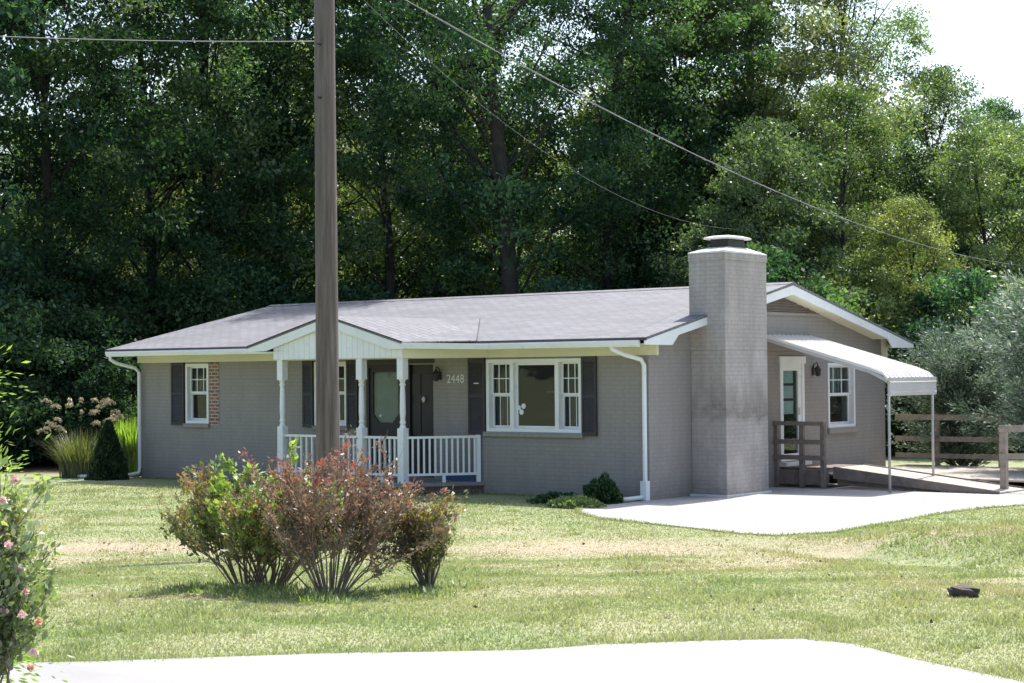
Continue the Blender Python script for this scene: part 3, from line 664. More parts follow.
m = MB(); m.box(.17, .55, 1.80, 2.36, 4.55, 4.70); m.build('flue', M['black'], ch)
m = MB(); b0 = [(.08, 1.70), (.64, 1.70), (.64, 2.46), (.08, 2.46)]
m.add([(x, y, 4.70) for x, y in b0]+[(x, y, 4.735) for x, y in b0]+[(.2, 1.85, 4.77), (.52, 1.85, 4.77), (.52, 2.3, 4.77), (.2, 2.3, 4.77)],
      [(3, 2, 1, 0), (0, 1, 5, 4), (1, 2, 6, 5), (2, 3, 7, 6), (3, 0, 4, 7), (4, 5, 9, 8), (5, 6, 10, 9), (6, 7, 11, 10), (7, 4, 8, 11), (8, 9, 10, 11)])
m.build('flue_cap', M['alum'], ch)
# ------------------------------------------------------------------ side door, window
wg = win_frame('x', *WG); sash(wg, 'x', WG[0]+.06, WG[1]-.06, WG[2]+.06, WG[3]-.06, 3, curtain=(1.78, 2.4, M['curtain']))
MB().box(.002, .06, WG[0]-.03, WG[1]+.08, WG[2]-.12, WG[2]-.003).build('window_sill', M['wall'], house, bevel=.006)
a, b, c, d = DG; m = MB()
bx(m, 'x', a, a+.09, c, d-.14, -.02, .1); bx(m, 'x', b-.09, b, c, d-.14, -.02, .1); bx(m, 'x', a-.03, b+.03, d-.14, d, -.04, .1); bx(m, 'x', a+.09, b-.09, d-.28, d-.14, .0, .06)
bx(m, 'x', a+.09, a+.14, c, d-.28, .0, .05); bx(m, 'x', b-.23, b-.09, c, d-.28, .0, .05); bx(m, 'x', a+.14, b-.23, c, c+.14, .0, .05)
dg = m.build('door', M['white'], house); dg['label'] = 'white glazed side door under the awning'
MB().box(-.03, -.025, a+.14, b-.23, c+.14, d-.28).build('pane', M['glass'], dg)
m = MB(); m.box(-.10, -.07, a+.16, b-.30, 1.42, 2.3); m.build('inner_door', M['white'], dg)
for zz_ in (1.98, 1.68): MB().box(-.068, -.06, a+.16, b-.30, zz_, zz_+.05).build('door_bar', M['black'], dg)
MB().box(.0, .02, b-.21, b-.17, 1.4, 1.55).build('handle', M['number'], dg)
MB().box(0.002, .16, a-.04, b+.02, .40, .475).build('threshold', M['alum'], dg)
# ------------------------------------------------------------------ awning
AY0, AY1 = 3.80, 5.72
def az(x):
    if x < 2.35: return 2.97-(2.97-2.30)*x/2.35
    if x < 2.6: return 2.30-(x-2.35)/.25*.10
    return 2.20-(x-2.6)/.1*.10
m = MB(); prof = [(x, az(x)) for x in (0.004, .8, 1.6, 2.35, 2.48, 2.6, 2.7)]
top = [(x, z) for x, z in prof]; bot = [(x-.005, z-.022) for x, z in prof][::-1]
m.prism(top+bot, 'y', AY0, AY1)
nn = 11
for i in range(nn+1):
    y = AY0+(AY1-AY0)*i/nn
    tp = [(x, z+.028) for x, z in prof]; bt = [(x, z+.001) for x, z in prof][::-1]
    m.prism(tp+bt, 'y', y-.016 if i else y, y+.016 if i < nn else y)
aw = m.build('awning', M['alum'], house); aw['label'] = 'white ribbed metal awning over the side door'
m = MB(); m.box(2.705, 2.735, AY0-.01, AY1+.01, 1.80, 2.14)
m.prism([(2.735, 2.03), (2.75, 2.05), (2.735, 2.07)], 'y', AY0, AY1); m.prism([(2.735, 1.84), (2.75, 1.86), (2.735, 1.88)], 'y', AY0, AY1)
m.build('valance', M['valance'], aw)
m = MB(); m.prism([(0.004, az(0)-.024), (2.35, az(2.35)-.024), (2.69, 2.10), (2.69, 2.04), (2.33, az(2.35)-.085), (0.004, az(0)-.085)], 'y', AY0+.002, AY0+.03); m.build('side_rail', M['valance'], aw)
for y in (AY0+.06, AY1-.06):
    MB().tube([(2.68, y, .02 if y < 4.4 else .20), (2.68, y, 2.1)], .026, 8).build('awning_post', M['postshade'], aw, smooth=True)
# ------------------------------------------------------------------ deck, ramp, railings
dk = empty('wooden_deck', (2.2, 7, .03), 'weathered wooden landing, ramp and low deck beside the side door', 'deck')
m = MB(); y = 4.42
while y < 5.72: m.box(.17, 1.15, y, y+.135, .375, .41); y += .145
m.build('landing', M['gwood'], dk)
m = MB(); m.box(-.0+.005, 1.13, 4.36, 4.40, .08, .365); m.build('fascia', M['gwood'], dk)
def rz(x): return .41+(.05-.41)*max(0, x-1.17)/3.3
m = MB(); x = 1.17
while x < 4.4:
    z = rz(x); z2 = rz(x+.135); slab4(m, (x, 4.56, z), (x+.135, 4.56, z2), (x+.135, 5.75, z2), (x, 5.75, z), .03); x += .145
m.build('ramp', M['deck'], dk)
for y in (4.51, 5.76):
    MB().prism([(1.16, .43), (4.5, .075), (4.5, .03), (3.6, .03), (1.16, .20)], 'y', y, y+.045).build('stringer', M['gwood'], dk)
MB().prism([(1.2, .19), (3.3, .05), (3.3, .02), (1.2, .08)], 'y', 4.60, 4.64).build('joist', M['gwood'], dk)
m = MB(); y = 5.82
while y < 9.85: m.box(.02, 4.7, y, y+.135, .165, .20); y += .143
m.build('deck_boards', M['deck'], dk)
MB().box(4.705, 4.745, 5.82, 9.9, .02, .2).build('fascia', M['gwood'], dk)
for x in (.03, .60, 1.06): MB().box(x-.045, x+.045, 4.27, 4.355, .04, 1.28).build('railing_post', M['gwood'], dk)
for z0_, z1_ in ((1.22, 1.30), (.86, .95), (.56, .65)): MB().box(-.0+.005, 1.10, 4.232, 4.268, z0_, z1_).build('rail', M['gwood'], dk)
for x in (.75, 2.2, 3.6, 4.65): MB().box(x-.045, x+.045, 9.86, 9.95, .05, 1.32).build('railing_post', M['wood'], dk)
for z0_, z1_ in ((1.18, 1.30), (.72, .83), (.36, .46)): MB().box(-.2, 4.72, 9.80, 9.858, z0_, z1_).build('rail', M['wood'], dk)
# separate rail by the silvery shrub
rl = empty('wooden_railing', (4.6, 5.1, .03), 'short wooden railing half hidden by the silvery shrub', 'railing')
for x, y in ((4.27, 5.28), (6.5, 5.9)): MB().box(x-.06, x+.06, y-.06, y+.06, .02, 1.22).build('railing_post', M['wood'], rl)
for z0_, z1_ in ((1.12, 1.24), (.62, .72)):
    m = MB(); m.add([(4.22, 5.22, z0_), (7.4, 6.13, z0_), (7.4, 6.09, z0_), (4.22, 5.18, z0_)]+[(4.22, 5.22, z1_), (7.4, 6.13, z1_), (7.4, 6.09, z1_), (4.22, 5.18, z1_)],
        [(0, 1, 2, 3), (7, 6, 5, 4), (0, 4, 5, 1), (1, 5, 6, 2), (2, 6, 7, 3), (3, 7, 4, 0)]); m.build('rail', M['wood'], rl)

# ------------------------------------------------------------------ utility pole and wires
POLE = (1.29, -9.33)
pl = empty('utility_pole', (POLE[0], POLE[1], 0), 'tall weathered wooden utility pole standing in front of the porch', 'pole')
pts = [(POLE[0]+.03-.002*z, POLE[1], z) for z in (-.3, 1.5, 3, 5, 7, 9.5)]
MB().tube(pts, [.158, .153, .148, .141, .135, .126], 28).build('pole_shaft', M['pole'], pl, smooth=True)
for z in (6.6, 5.9): MB().tube([(POLE[0]+.08, POLE[1]-.19, z), (POLE[0]+.02, POLE[1]+.1, z)], .014, 6).build('bolt', M['black'], pl)
def px_at(px, py, d):
    return CAM+(fw*FPX+rt*(px-512)-up2*(py-341.5))*(d/FPX)
def wire(name, A, B, sag, r, label, strands=1, grp='overhead wires'):
    m = MB(); A = Vector(A); B = Vector(B); n = 40
    for s_ in range(strands):
        pts = []
        for i in range(n+1):
            t = i/n; p = A.lerp(B, t); p = p-Vector((0, 0, 4*sag*t*(1-t)))
            if strands > 1:
                an = t*60+s_*2*math.pi/strands; p = p+Vector((0, math.cos(an), math.sin(an)))*r*.9
            pts.append(p)
        m.tube(pts, r, 5)
    return tag(m.build(name, M['wire'], None, smooth=True), label, 'wire', grp)
ptop = Vector((POLE[0], POLE[1], 7.85))
wire('power_line', ptop, px_at(1080, 268, 62), 1.15, .007, 'long service wire sagging from the pole down to the trees past the chimney', 2)
wire('power_line', Vector((POLE[0], POLE[1], 7.75)), px_at(732, 229, 38), .8, .0022, 'thin dark wire dropping from the pole to behind the chimney')
wire('power_line', Vector((POLE[0]-.1, POLE[1], 6.68)), px_at(-420, 8, 21), .12, .006, 'thin wire running from the pole out of view over the dark trees')

# ------------------------------------------------------------------ vegetation generators
def rdir(rs, n):
    v = rs.normal(size=(n, 3)); return v/np.linalg.norm(v, axis=1)[:, None]
def make_tree(seed, Ht, Rad, base, ncl, nleaf, lsize, mat, clr=1.0, trunk_r=.22, open_=0.0, bark=M['bark'], droop=-.35):
    rs = np.random.RandomState(seed); rnd = random.Random(seed)
    # trunk path
    tp = [Vector((0, 0, -.4))]; d = Vector((rnd.uniform(-.05, .05), rnd.uniform(-.05, .05), 1))
    nseg = 9
    for k in range(nseg):
        d = (d+Vector((rnd.uniform(-.07, .07), rnd.uniform(-.07, .07), 0))).normalized(); tp.append(tp[-1]+d*(Ht*.93/nseg))
    tr = [trunk_r*(1-.88*k/nseg)+.015 for k in range(nseg+1)]; tr[0] *= 1.4
    m = MB(); m.tube(tp, tr, 9)
    cent = []
    for k in range(ncl):
        t = base+(1-base)*((k+rnd.random())/ncl)
        prof = math.sin(math.pi*min(1, max(0.06, (t-base)/(1-base)*.86+.14)))**.6
        ang = rnd.uniform(0, 2*math.pi); rr = Rad*prof*math.sqrt(rnd.uniform(.08, 1))
        i0 = min(nseg-1, int(max(.02, t-.10)*nseg)); src = tp[i0].lerp(tp[i0+1], rnd.random())
        c = Vector((math.cos(ang)*rr, math.sin(ang)*rr, Ht*t))+Vector((src.x, src.y, 0))*.7
        cent.append(c)
        if k % 3 == 0:
            mid = src.lerp(c, .5)+Vector((rnd.uniform(-.3, .3), rnd.uniform(-.3, .3), rnd.uniform(0, .5)))*min(1, Rad/3)
            m.tube([src, mid, c], [trunk_r*.20*(1.1-t)+.014, trunk_r*.09+.008, .006], 5, False)
            # secondary twig
            c2 = mid+(c-mid)*.5+Vector((rnd.uniform(-1, 1), rnd.uniform(-1, 1), rnd.uniform(-.2, .8)))*.7*min(1, Rad/3)
            m.tube([mid, c2], [trunk_r*.1+.008, .008], 4, False); cent.append(c2)
    C = []; D = []; per = max(20, nleaf//len(cent)); Vv = []
    for c in cent:
        nl = int(per*rnd.uniform(.5, 1.5)); r_ = clr*rnd.uniform(.6, 1.25)
        p = rdir(rs, nl)*(rs.rand(nl, 1)**.45)*np.array([r_, r_, r_*.62])
        # sprays: pull points to a few sub-centres for an uneven outline
        sub = rdir(rs, 6)*np.array([r_, r_, r_*.6])*.7; k_ = rs.randint(0, 6, nl)
        p = p*.55+sub[k_]*.75
        C.append(p+np.array(c)); dd = rdir(rs, nl)+p/(r_+1e-6)*.7+np.array([0, 0, droop]); D.append(dd)
        Vv.append(np.clip(rs.normal(rnd.uniform(.0, .95), .16, nl), 0, 1))
    C = np.concatenate(C); D = np.concatenate(D); Vv = np.concatenate(Vv)
    sz = lsize*(.6+.8*rs.rand(len(C)))
    crown = leaves_mesh('crown', mat, C, D, sz, .55, rs=rs, v=Vv)
    trunk = m.mesh('trunk', bark, True)
    return trunk, crown
def put_tree(proto, name, label, cat, x, y, scale=1, rot=0, mat=None, group=None, zs=None, z=None):
    zz = H(x, y)-.05 if z is None else z
    e = empty(name, (x, y, zz), label, cat, group); e.rotation_euler = (0, 0, rot); e.scale = (scale, scale, zs or scale)
    for nm, me in zip(('trunk', 'crown'), proto):
        o = bpy.data.objects.new(nm, me); col.objects.link(o); o.parent = e
        if nm == 'crown' and mat: o.material_slots[0].link = 'OBJECT'; o.material_slots[0].material = mat
    return e
def bear(px, d):
    p = px_at(px, 372, d); return p.x, p.y
T_tall = [make_tree(11, 18, 4.6, .10, 150, 56000, .175, M['leafdark'], 1.25, .22),
          make_tree(12, 19, 4.2, .14, 180, 80000, .105, M['leafdark'], 1.15, .20),
          make_tree(13, 17, 5.0, .08, 150, 62000, .15, M['leafdark'], 1.3, .22),
          make_tree(14, 20, 3.9, .30, 140, 44000, .125, M['leafdark'], 1.1, .28)]
T_mid = [make_tree(21, 9.5, 3.2, .08, 110, 46000, .105, M['leafmid'], .9, .12),
         make_tree(22, 10.5, 2.9, .10, 110, 40000, .09, M['leafmid'], .85, .12)]
T_low = [make_tree(31, 4.2, 2.4, .04, 60, 20000, .11, M['leafdark'], .75, .06),
         make_tree(32, 3.4, 2.2, .04, 55, 18000, .10, M['leafdark'], .7, .06)]
# front-of-the-wood trees, each seen on its own: (proto, bearing px, distance, scale, rot, mat, label)
g1 = 'tall trees at the edge of the wood'
FRONT = [
 (T_tall[0], -60, 49, 1.0, .3, 'leafdark', 'dark leafy tree at the far left edge of the wood'),
 (T_tall[2], 60, 50.5, .95, 1.3, 'leafdark', 'dark broad tree rising left of the house gutter'),
 (T_tall[1], 150, 53, 1.0, 2.0, 'leafdark', 'tree behind the left corner of the house roof'),
 (T_tall[3], 208, 53, 1.0, .4, 'leafdark', 'straight bare-stemmed tree between the left roof end and the utility pole'),
 (T_tall[0], 290, 56, 1.0, 3.9, 'leafmid', 'lighter tree with sky gaps just left of the utility pole'),
 (T_tall[2], 385, 54, .95, 5.1, 'leafdark', 'broad tree just right of the utility pole'),
 (T_tall[3], 470, 55, .95, 1.1, 'leafmid', 'slim tree over the middle of the porch'),
 (T_tall[3], 520, 51, 1.05, 2.6, 'leafdark', 'thick dark forked trunk over the roof ridge behind the picture window'),
 (T_tall[1], 605, 53, 1.0, 4.2, 'leafdark', 'dark tree above the right half of the roof ridge'),
 (T_tall[0], 690, 56, .9, 2.2, 'leafdark', 'dark tree directly behind the chimney top'),
 (T_tall[2], 770, 58, .98, .8, 'leafmid', 'high open tree at the edge of the white sky, right of the chimney'),
 (T_tall[1], 826, 60, .95, 3.0, 'leafmid', 'thin-crowned tall tree whose top borders the open sky'),
]
for p, px, d, s, r, mt, lab in FRONT:
    x, y = bear(px, d); put_tree(p, 'forest_tree', lab, 'tree', x, y, s, r, M[mt], g1)
g2 = 'lower trees behind the gable end'
MIDS = [
 (T_mid[0], 770, 50, .95, .5, 'leafmid', 'green tree right behind the gable peak'),
 (T_mid[1], 835, 52, 1.0, 1.9, 'leafyel', 'yellow-green tree above the awning roof edge'),
 (T_mid[0], 905, 49, .72, 3.1, 'leafyel', 'yellowish small tree beyond the awning corner'),
 (T_mid[1], 948, 60, 1.17, 4.0, 'leafmid', 'feathery-topped tree standing against the open sky'),
 (T_mid[0], 985, 57, 1.02, 5.0, 'leafmid', 'rounded green tree under the white sky, second from the right edge'),
 (T_mid[1], 1030, 57, .86, .9, 'leafmid', 'green tree at the right edge above the silvery shrub'),
 (T_mid[0], 740, 56, 1.1, 2.4, 'leafdark', 'dark green tree between the chimney and the gable peak'),
 (T_mid[1], 1000, 66, 1.05, 2.9, 'leafyel', 'paler yellow-green tree standing far behind, near the right edge under the sky'),
]
for p, px, d, s, r, mt, lab in MIDS:
    x, y = bear(px, d); put_tree(p, 'small_tree', lab, 'tree', x, y, s, r, M[mt], g2)
# deeper rows of the wood: nothing tells these apart
rr = random.Random(5); k = 0
for row, (d0, n, a, b) in enumerate(((64, 13, -120, 900), (76, 14, -140, 860), (92, 14, -160, 840))):
    for i in range(n):
        px = a+(b-a)*(i+rr.uniform(.2, .8))/n; d = d0+rr.uniform(-4, 4); x, y = bear(px, d)
        sc_ = rr.uniform(.58, .74) * (1.0 if px < 700 else .85)
        put_tree(T_tall[rr.randrange(4)], 'forest_tree', 'one of the trees deep inside the wood behind the house', 'tree', x, y, sc_, rr.uniform(0, 6.28), M[rr.choice(['leafmid', 'leafyel', 'leafyel', 'leafyel'])], 'trees deep inside the wood')  # mostly yellow-green leaves: backlit patches in the wood put into leaf colour
for i in range(9):
    px = 760+i*48; d = 72+rr.uniform(-4, 8); x, y = bear(px, d)
    put_tree(T_mid[i % 2], 'small_tree', 'one of the lower trees filling the wood behind the gable end', 'tree', x, y, rr.uniform(1.0, 1.2), rr.uniform(0, 6.28), M[rr.choice(['leafmid', 'leafdark', 'leafyel'])], 'lower trees filling the wood')
# underbrush along the edge
for i in range(22):
    px = -80+i*52+rr.uniform(-12, 12); d = (46.5 if px < 120 else 51.5)+rr.uniform(-.8, 1.5)
    if px > 720: d = 47.5+rr.uniform(-.5, 1.5)
    x, y = bear(px, d)
    put_tree(T_low[i % 2], 'forest_shrub', 'one of the dark shrubs along the foot of the wood', 'shrub', x, y, rr.uniform(.95, 1.35), rr.uniform(0, 6.28), M['leafdark'] if px < 700 else M[rr.choice(['leafmid', 'leafyel', 'leafdark'])], 'dark shrubs along the foot of the wood')
for i in range(20):
    px = -100+i*58+rr.uniform(-12, 12); d = 60+rr.uniform(-3, 3); x, y = bear(px, d)
    put_tree(T_low[i % 2], 'forest_shrub', 'one of the dark shrubs along the foot of the wood', 'shrub', x, y, rr.uniform(1.3, 1.7), rr.uniform(0, 6.28), M['leafdark'], 'dark shrubs along the foot of the wood')
# trees across the road behind the photographer, mirrored in the window glass
for i in range(8):
    x = -28+i*9+rr.uniform(-2, 2); y = -62+rr.uniform(-4, 4)
    put_tree(T_tall[i % 3], 'roadside_tree', 'one of the trees across the road, mirrored in the house windows', 'tree', x, y, .75, rr.uniform(0, 6.28), M['leafmid'], 'trees across the road')

# silvery shrub on the right
def wispy(seed, Ht, Rad, nb, per, lsize, mat, aspect=.22, bark=M['bark'], spread=1.0):
    rs = np.random.RandomState(seed); rnd = random.Random(seed); m = MB(); C = []; D = []; Vv = []
    m.tube([(0, 0, -.3), (.1, 0, Ht*.4), (0, .1, Ht*.75)], [.16, .11, .03], 8)
    for k in range(nb):
        t = rnd.uniform(.0, .9); ang = rnd.uniform(0, 2*math.pi); z0 = Ht*t*.8
        prof = math.sqrt(max(.1, 1-(t*1.05-.25)**2*1.3))
        ln = Rad*prof*rnd.uniform(.35, 1.1)
        out = Vector((math.cos(ang), math.sin(ang), 0)); rise = rnd.uniform(.25, .9)*(1+t*.8)
        p = [Vector((0, 0, z0))+out*ln*.02]
        nS = 6; dcur = (out*.7+Vector((0, 0, rise))).normalized()
        for s in range(nS):
            p.append(p[-1]+dcur*ln/nS*1.15); dcur = (dcur+Vector((rnd.uniform(-.12, .12), rnd.uniform(-.12, .12), -.05))).normalized()
        m.tube(p, [.03, .026, .02, .016, .012, .008, .004], 4, False)
        P = np.array(p); seg = rs.rand(per)**.7*nS*.999; i_ = seg.astype(int); fr = (seg-i_)[:, None]
        base = P[i_]*(1-fr)+P[i_+1]*fr; dirv = P[i_+1]-P[i_]; dirv /= np.linalg.norm(dirv, axis=1)[:, None]
        off = rdir(rs, per)*(.10+.42*rs.rand(per, 1)**2)*min(1, Ht/4); side = off-dirv*np.sum(off*dirv, axis=1)[:, None]
        C.append(base+side+dirv*np.linalg.norm(side, axis=1)[:, None]*.8); D.append(dirv*1.2+side/(np.linalg.norm(side, axis=1)[:, None]+1e-6)+rdir(rs, per)*.35)
        Vv.append(np.clip(rs.normal(rnd.uniform(.25, .75), .22, per), 0, 1))
    C = np.concatenate(C); D = np.concatenate(D); Vv = np.concatenate(Vv)
    cr = leaves_mesh('crown', mat, C, D, lsize*(.6+.8*rs.rand(len(C))), aspect, rs=rs, v=Vv)
    return m.mesh('trunk', bark, True), cr
sv = wispy(41, 6.2, 3.1, 230, 260, .16, M['leafsilver'], .26)
put_tree(sv, 'silvery_shrub', 'large silvery-green feathery shrub at the right end of the deck', 'shrub', *bear(1066, 36.3), .70, .4)
put_tree(sv, 'silvery_shrub', 'smaller pale feathery shrub growing behind the deck railing', 'shrub', *bear(962, 39.5), .52, 2.4)

# foundation shrubs
def dome(seed, rx, ry, rz_, n, lsize, mat, cone=False):
    rs = np.random.RandomState(seed); p = rdir(rs, n); p[:, 2] = np.abs(p[:, 2])
    bl = 1+.22*np.sin(p[:, 0]*7+seed)*np.sin(p[:, 1]*6+2*seed)*np.sin(p[:, 2]*8)
    r = (1-.4*rs.rand(n)**2)*bl
    if cone:
        t = rs.rand(n)**1.2; an = rs.rand(n)*2*np.pi; rad = (1-t)**.8*(.55+.45*rs.rand(n)**.5)+.04
        rad *= 1+.12*np.sin(an*5+t*9)
        C = np.stack([np.cos(an)*rad*rx, np.sin(an)*rad*ry, t*rz_], -1); D = np.stack([np.cos(an)*.6, np.sin(an)*.6, np.ones(n)*1.2], -1)+rdir(rs, n)*.4
    else:
        C = p*r[:, None]*np.array([rx, ry, rz_]); D = p+rdir(rs, n)*.9+np.array([0, 0, .3])
    st = MB()
    for k in range(7):
        an = k*.9; st.tube([(0, 0, -.05), (math.cos(an)*rx*.35, math.sin(an)*ry*.35, rz_*.6)], [.02, .006], 5, False)
    return st.mesh('stem', M['twig'], True), leaves_mesh('foliage', mat, C, D, lsize*(.6+.8*rs.rand(n)), .5, rs=rs)
def put_bush(pr, name, label, cat, x, y, s=1, rot=0, group=None):
    e = empty(name, (x, y, H(x, y)), label, cat, group); e.rotation_euler = (0, 0, rot); e.scale = (s, s, s)
    for nm, me in zip(('stem', 'foliage'), pr):
        o = bpy.data.objects.new(nm, me); col.objects.link(o); o.parent = e
    return e
put_bush(dome(51, .34, .33, .44, 3000, .075, M['leafdark']), 'round_shrub', 'small rounded dark green shrub near the right front corner of the house', 'shrub', -.45, -.80)
put_bush(dome(52, .55, .36, .18, 2000, .075, M['leafdark']), 'spreading_shrub', 'low spreading green shrub at the wall left of the rounded one', 'shrub', -1.0, -1.3)
put_bush(dome(53, .55, .35, .18, 1500, .07, M['leafmid']), 'spreading_shrub', 'flat green shrub touching the corner of the concrete pad', 'shrub', -.25, -1.85)
put_bush(dome(54, .44, .44, 1.28, 5000, .10, M['leafevergreen'], True), 'conical_evergreen', 'small dark cone-shaped evergreen left of the house corner', 'evergreen', *bear(108, 39.6))
# yellow-green weeds and plume grass beside it
def blades(seed, n, hgt, spread, wdt, mat, lean=.5, vr=(0, 1), plume=0):
    rs = np.random.RandomState(seed); vs = []; fs = []; vv = []
    for k in range(n):
        a = rs.rand()*6.283; r = spread*math.sqrt(rs.rand())*.35; hh = hgt*(.55+.45*rs.rand()); ln = lean*hh*rs.rand()
        b = np.array([math.cos(a)*r, math.sin(a)*r, 0]); o = np.array([math.cos(a+rs.normal()*.5), math.sin(a+rs.normal()*.5), 0]); s = np.array([-o[1], o[0], 0])*wdt*.5
        i0 = len(vs)
        for t, wf in ((0, 1), (.35, .9), (.7, .6), (1, .05)):
            c = b+o*ln*t*t+np.array([0, 0, hh*(t-.25*t*t*ln/hh)]); vs += [tuple(c-s*wf), tuple(c+s*wf)]
        for q in range(3): fs.append((i0+2*q, i0+2*q+1, i0+2*q+3, i0+2*q+2)); vv.append(rs.uniform(*vr))
    me = bpy.data.meshes.new('foliage'); me.from_pydata(vs, [], fs); a = me.attributes.new('v', 'FLOAT', 'FACE'); a.data.foreach_set('value', np.array(vv, np.float32)); me.materials.append(mat); return me
def simple_obj(name, me, parent):
    o = bpy.data.objects.new(name, me); col.objects.link(o); o.parent = parent; return o
x, y = bear(80, 40.6); e = empty('plume_grass', (x, y, H(x, y)), 'clump of tall ornamental grass with pale arching plumes', 'grass clump')
simple_obj('foliage', blades(61, 800, 1.2, 1.3, .022, M['leafdusk'], .75, (0, .4)), e)
rs = np.random.RandomState(62); C = []; D = []
for k in range(34):
    a = rs.rand()*6.283; ln = .45+.45*rs.rand(); o = np.array([math.cos(a), math.sin(a), 0]); top = o*ln+np.array([0, 0, .95+.8*rs.rand()])
    for q in range(60):
        t = rs.rand(); c = top+o*(.20*t)+np.array([0, 0, .22*t-.20*t*t])+rs.normal(size=3)*.018; C.append(c); D.append(o*.6+np.array([0, 0, .5-t])+rs.normal(size=3)*.35)
simple_obj('plume', leaves_mesh('plume', M['plume'], np.array(C), np.array(D), np.full(len(C), .07), .4, rs=rs), e)
x, y = bear(131, 41.0); e = empty('weed_clump', (x, y, H(x, y)), 'bright yellow-green leafy clump against the left house corner', 'weeds')
simple_obj('foliage', blades(63, 700, 1.45, .9, .05, M['leaflime'], .35), e)

# ------------------------------------------------------------------ foreground shrubs (many stems)
def stemmy(seed, nst, hgt, rad, leafn, lsize, mat, flare=1.0, gap=.35, twig=M['twig'], lean=(0, 0), dead=.3, stem_r=.011, aspect=.45, bright=None):
    rs = np.random.RandomState(seed); rnd = random.Random(seed); m = MB(); tips = []
    for k in range(nst):
        a = rnd.uniform(0, 6.283); r = math.sqrt(rnd.random())
        b = Vector((math.cos(a)*rad*.13*r, math.sin(a)*rad*.13*r, -.03)); hh = hgt*(1-.35*r*r)*rnd.choice((.55, .75, .85, .95, 1.08))*rnd.uniform(.9, 1.05)
        top = Vector((math.cos(a)*rad*r*flare+lean[0], math.sin(a)*rad*r*flare+lean[1], hh))
        p1 = b.lerp(top, .33)+Vector((rnd.uniform(-.06, .06), rnd.uniform(-.06, .06), .04)); p2 = b.lerp(top, .66)+Vector((rnd.uniform(-.07, .07), rnd.uniform(-.07, .07), .03))
        m.tube([b, p1, p2, top], [stem_r, stem_r*.8, stem_r*.5, .002], 5, False); tips.append((p2, top))
        for (A_, B_) in ((p1, p2), (p2, top)):
            for q in range(3):
                s = A_.lerp(B_, rnd.random()); dv = (top-b).normalized()+Vector((rnd.uniform(-1, 1), rnd.uniform(-1, 1), rnd.uniform(-.1, .6)))*.8
                e_ = s+dv*rnd.uniform(.12, .3)*hgt/1.3; m.tube([s, s.lerp(e_, .5)+Vector((rnd.uniform(-.02, .02),)*3), e_], [stem_r*.45, stem_r*.3, .0015], 4, False); tips.append((s, e_))
                for z in range(3):
                    s2 = s.lerp(e_, rnd.uniform(.3, 1)); e2 = s2+(dv+Vector((rnd.uniform(-1, 1), rnd.uniform(-1, 1), rnd.uniform(-.3, .7)))).normalized()*rnd.uniform(.06, .16); m.tube([s2, e2], [stem_r*.22, .001], 3, False); tips.append((s2, e2))
    C = []; D = []; Vv = []
    live = [t for t in tips if rnd.random() > dead and t[1].z > hgt*gap*rnd.uniform(.6, 1.3)]
    per = max(2, leafn//len(live))
    for A_, B_ in live:
        A_ = np.array(A_); B_ = np.array(B_); u = rs.rand(per, 1)**.6; n = per
        C.append(A_+(B_-A_)*u+rs.normal(size=(n, 3))*.022); D.append((B_-A_)/np.linalg.norm(B_-A_)+rdir(rs, n)*.9)
        tz = np.clip((B_[2]/hgt-.5)*1.6, 0, .8); Vv.append(np.clip(rs.normal(rnd.uniform(.0, .45)+tz*rnd.uniform(.2, .8) if bright is None else rnd.uniform(*bright), .13, n), 0, 1))
    C = np.concatenate(C); D = np.concatenate(D); Vv = np.concatenate(Vv)
    return m.mesh('stem', twig, True), leaves_mesh('foliage', mat, C, D, lsize*(.5+1.1*rs.rand(len(C))**1.5), aspect, rs=rs, v=Vv)
def fpt(px, d):
    p = px_at(px, 372, d); return p.x, p.y
x, y = fpt(246, 15.9); put_bush(stemmy(71, 30, .98, .92, 9000, .046, M['leafdusk'], gap=.24, stem_r=.008, dead=.25), 'leggy_shrub', 'leggy lawn shrub with dull green leaves, left part of the reddish clump', 'shrub', x, y)
x, y = fpt(268, 16.0); put_bush(stemmy(72, 28, 1.10, .76, 5200, .075, M['leafmix'], gap=.5, dead=.15, bright=(.25, .6)), 'leggy_shrub', 'bright green broad-leaved shoots rising in the middle of the reddish clump', 'shrub', x, y)
x, y = fpt(328, 15.1); put_bush(stemmy(73, 44, 1.14, .80, 13500, .040, M['leafred'], gap=.18, stem_r=.008, dead=.25), 'leggy_shrub', 'tall twiggy shrub with brown and red leaves, right part of the big clump', 'shrub', x, y)
x, y = fpt(427, 15.7); put_bush(stemmy(74, 24, .76, .33, 5200, .042, M['leafdusk'], gap=.05, dead=.1, flare=.8), 'leggy_shrub', 'small separate shrub right of the big clump with orange tips', 'shrub', x, y)
# low weeds around their feet
wm = blades(66, 46, .12, .7, .012, M['leaflime'], 1.0)
wr = random.Random(9)
WE = []
for i in range(60):
    cx_, cd_, sp_ = wr.choice([(246, 15.8, 26), (328, 15.0, 28), (427, 15.6, 14), (200, 15.5, 18), (290, 14.9, 25)]); px = wr.gauss(cx_, sp_); d = wr.gauss(cd_-.1, .28); x, y = fpt(px, d); WE.append((x, y))
vs = []; fs = []; 
mw = MB()
for x, y in WE:
    z = H(x, y)
    o = len(mw.v); q_ = wr.uniform(.35, 1.1); mw.v += [(v.co.x+x, v.co.y+y, v.co.z*q_+z-.01) for v in wm.vertices]; mw.f += [tuple(i+o for i in p.vertices) for p in wm.polygons]
me = mw.mesh('weeds', M['weed']); aa = me.attributes.new('v', 'FLOAT', 'FACE'); aa.data.foreach_set('value', np.random.RandomState(3).rand(len(me.polygons)).astype(np.float32))
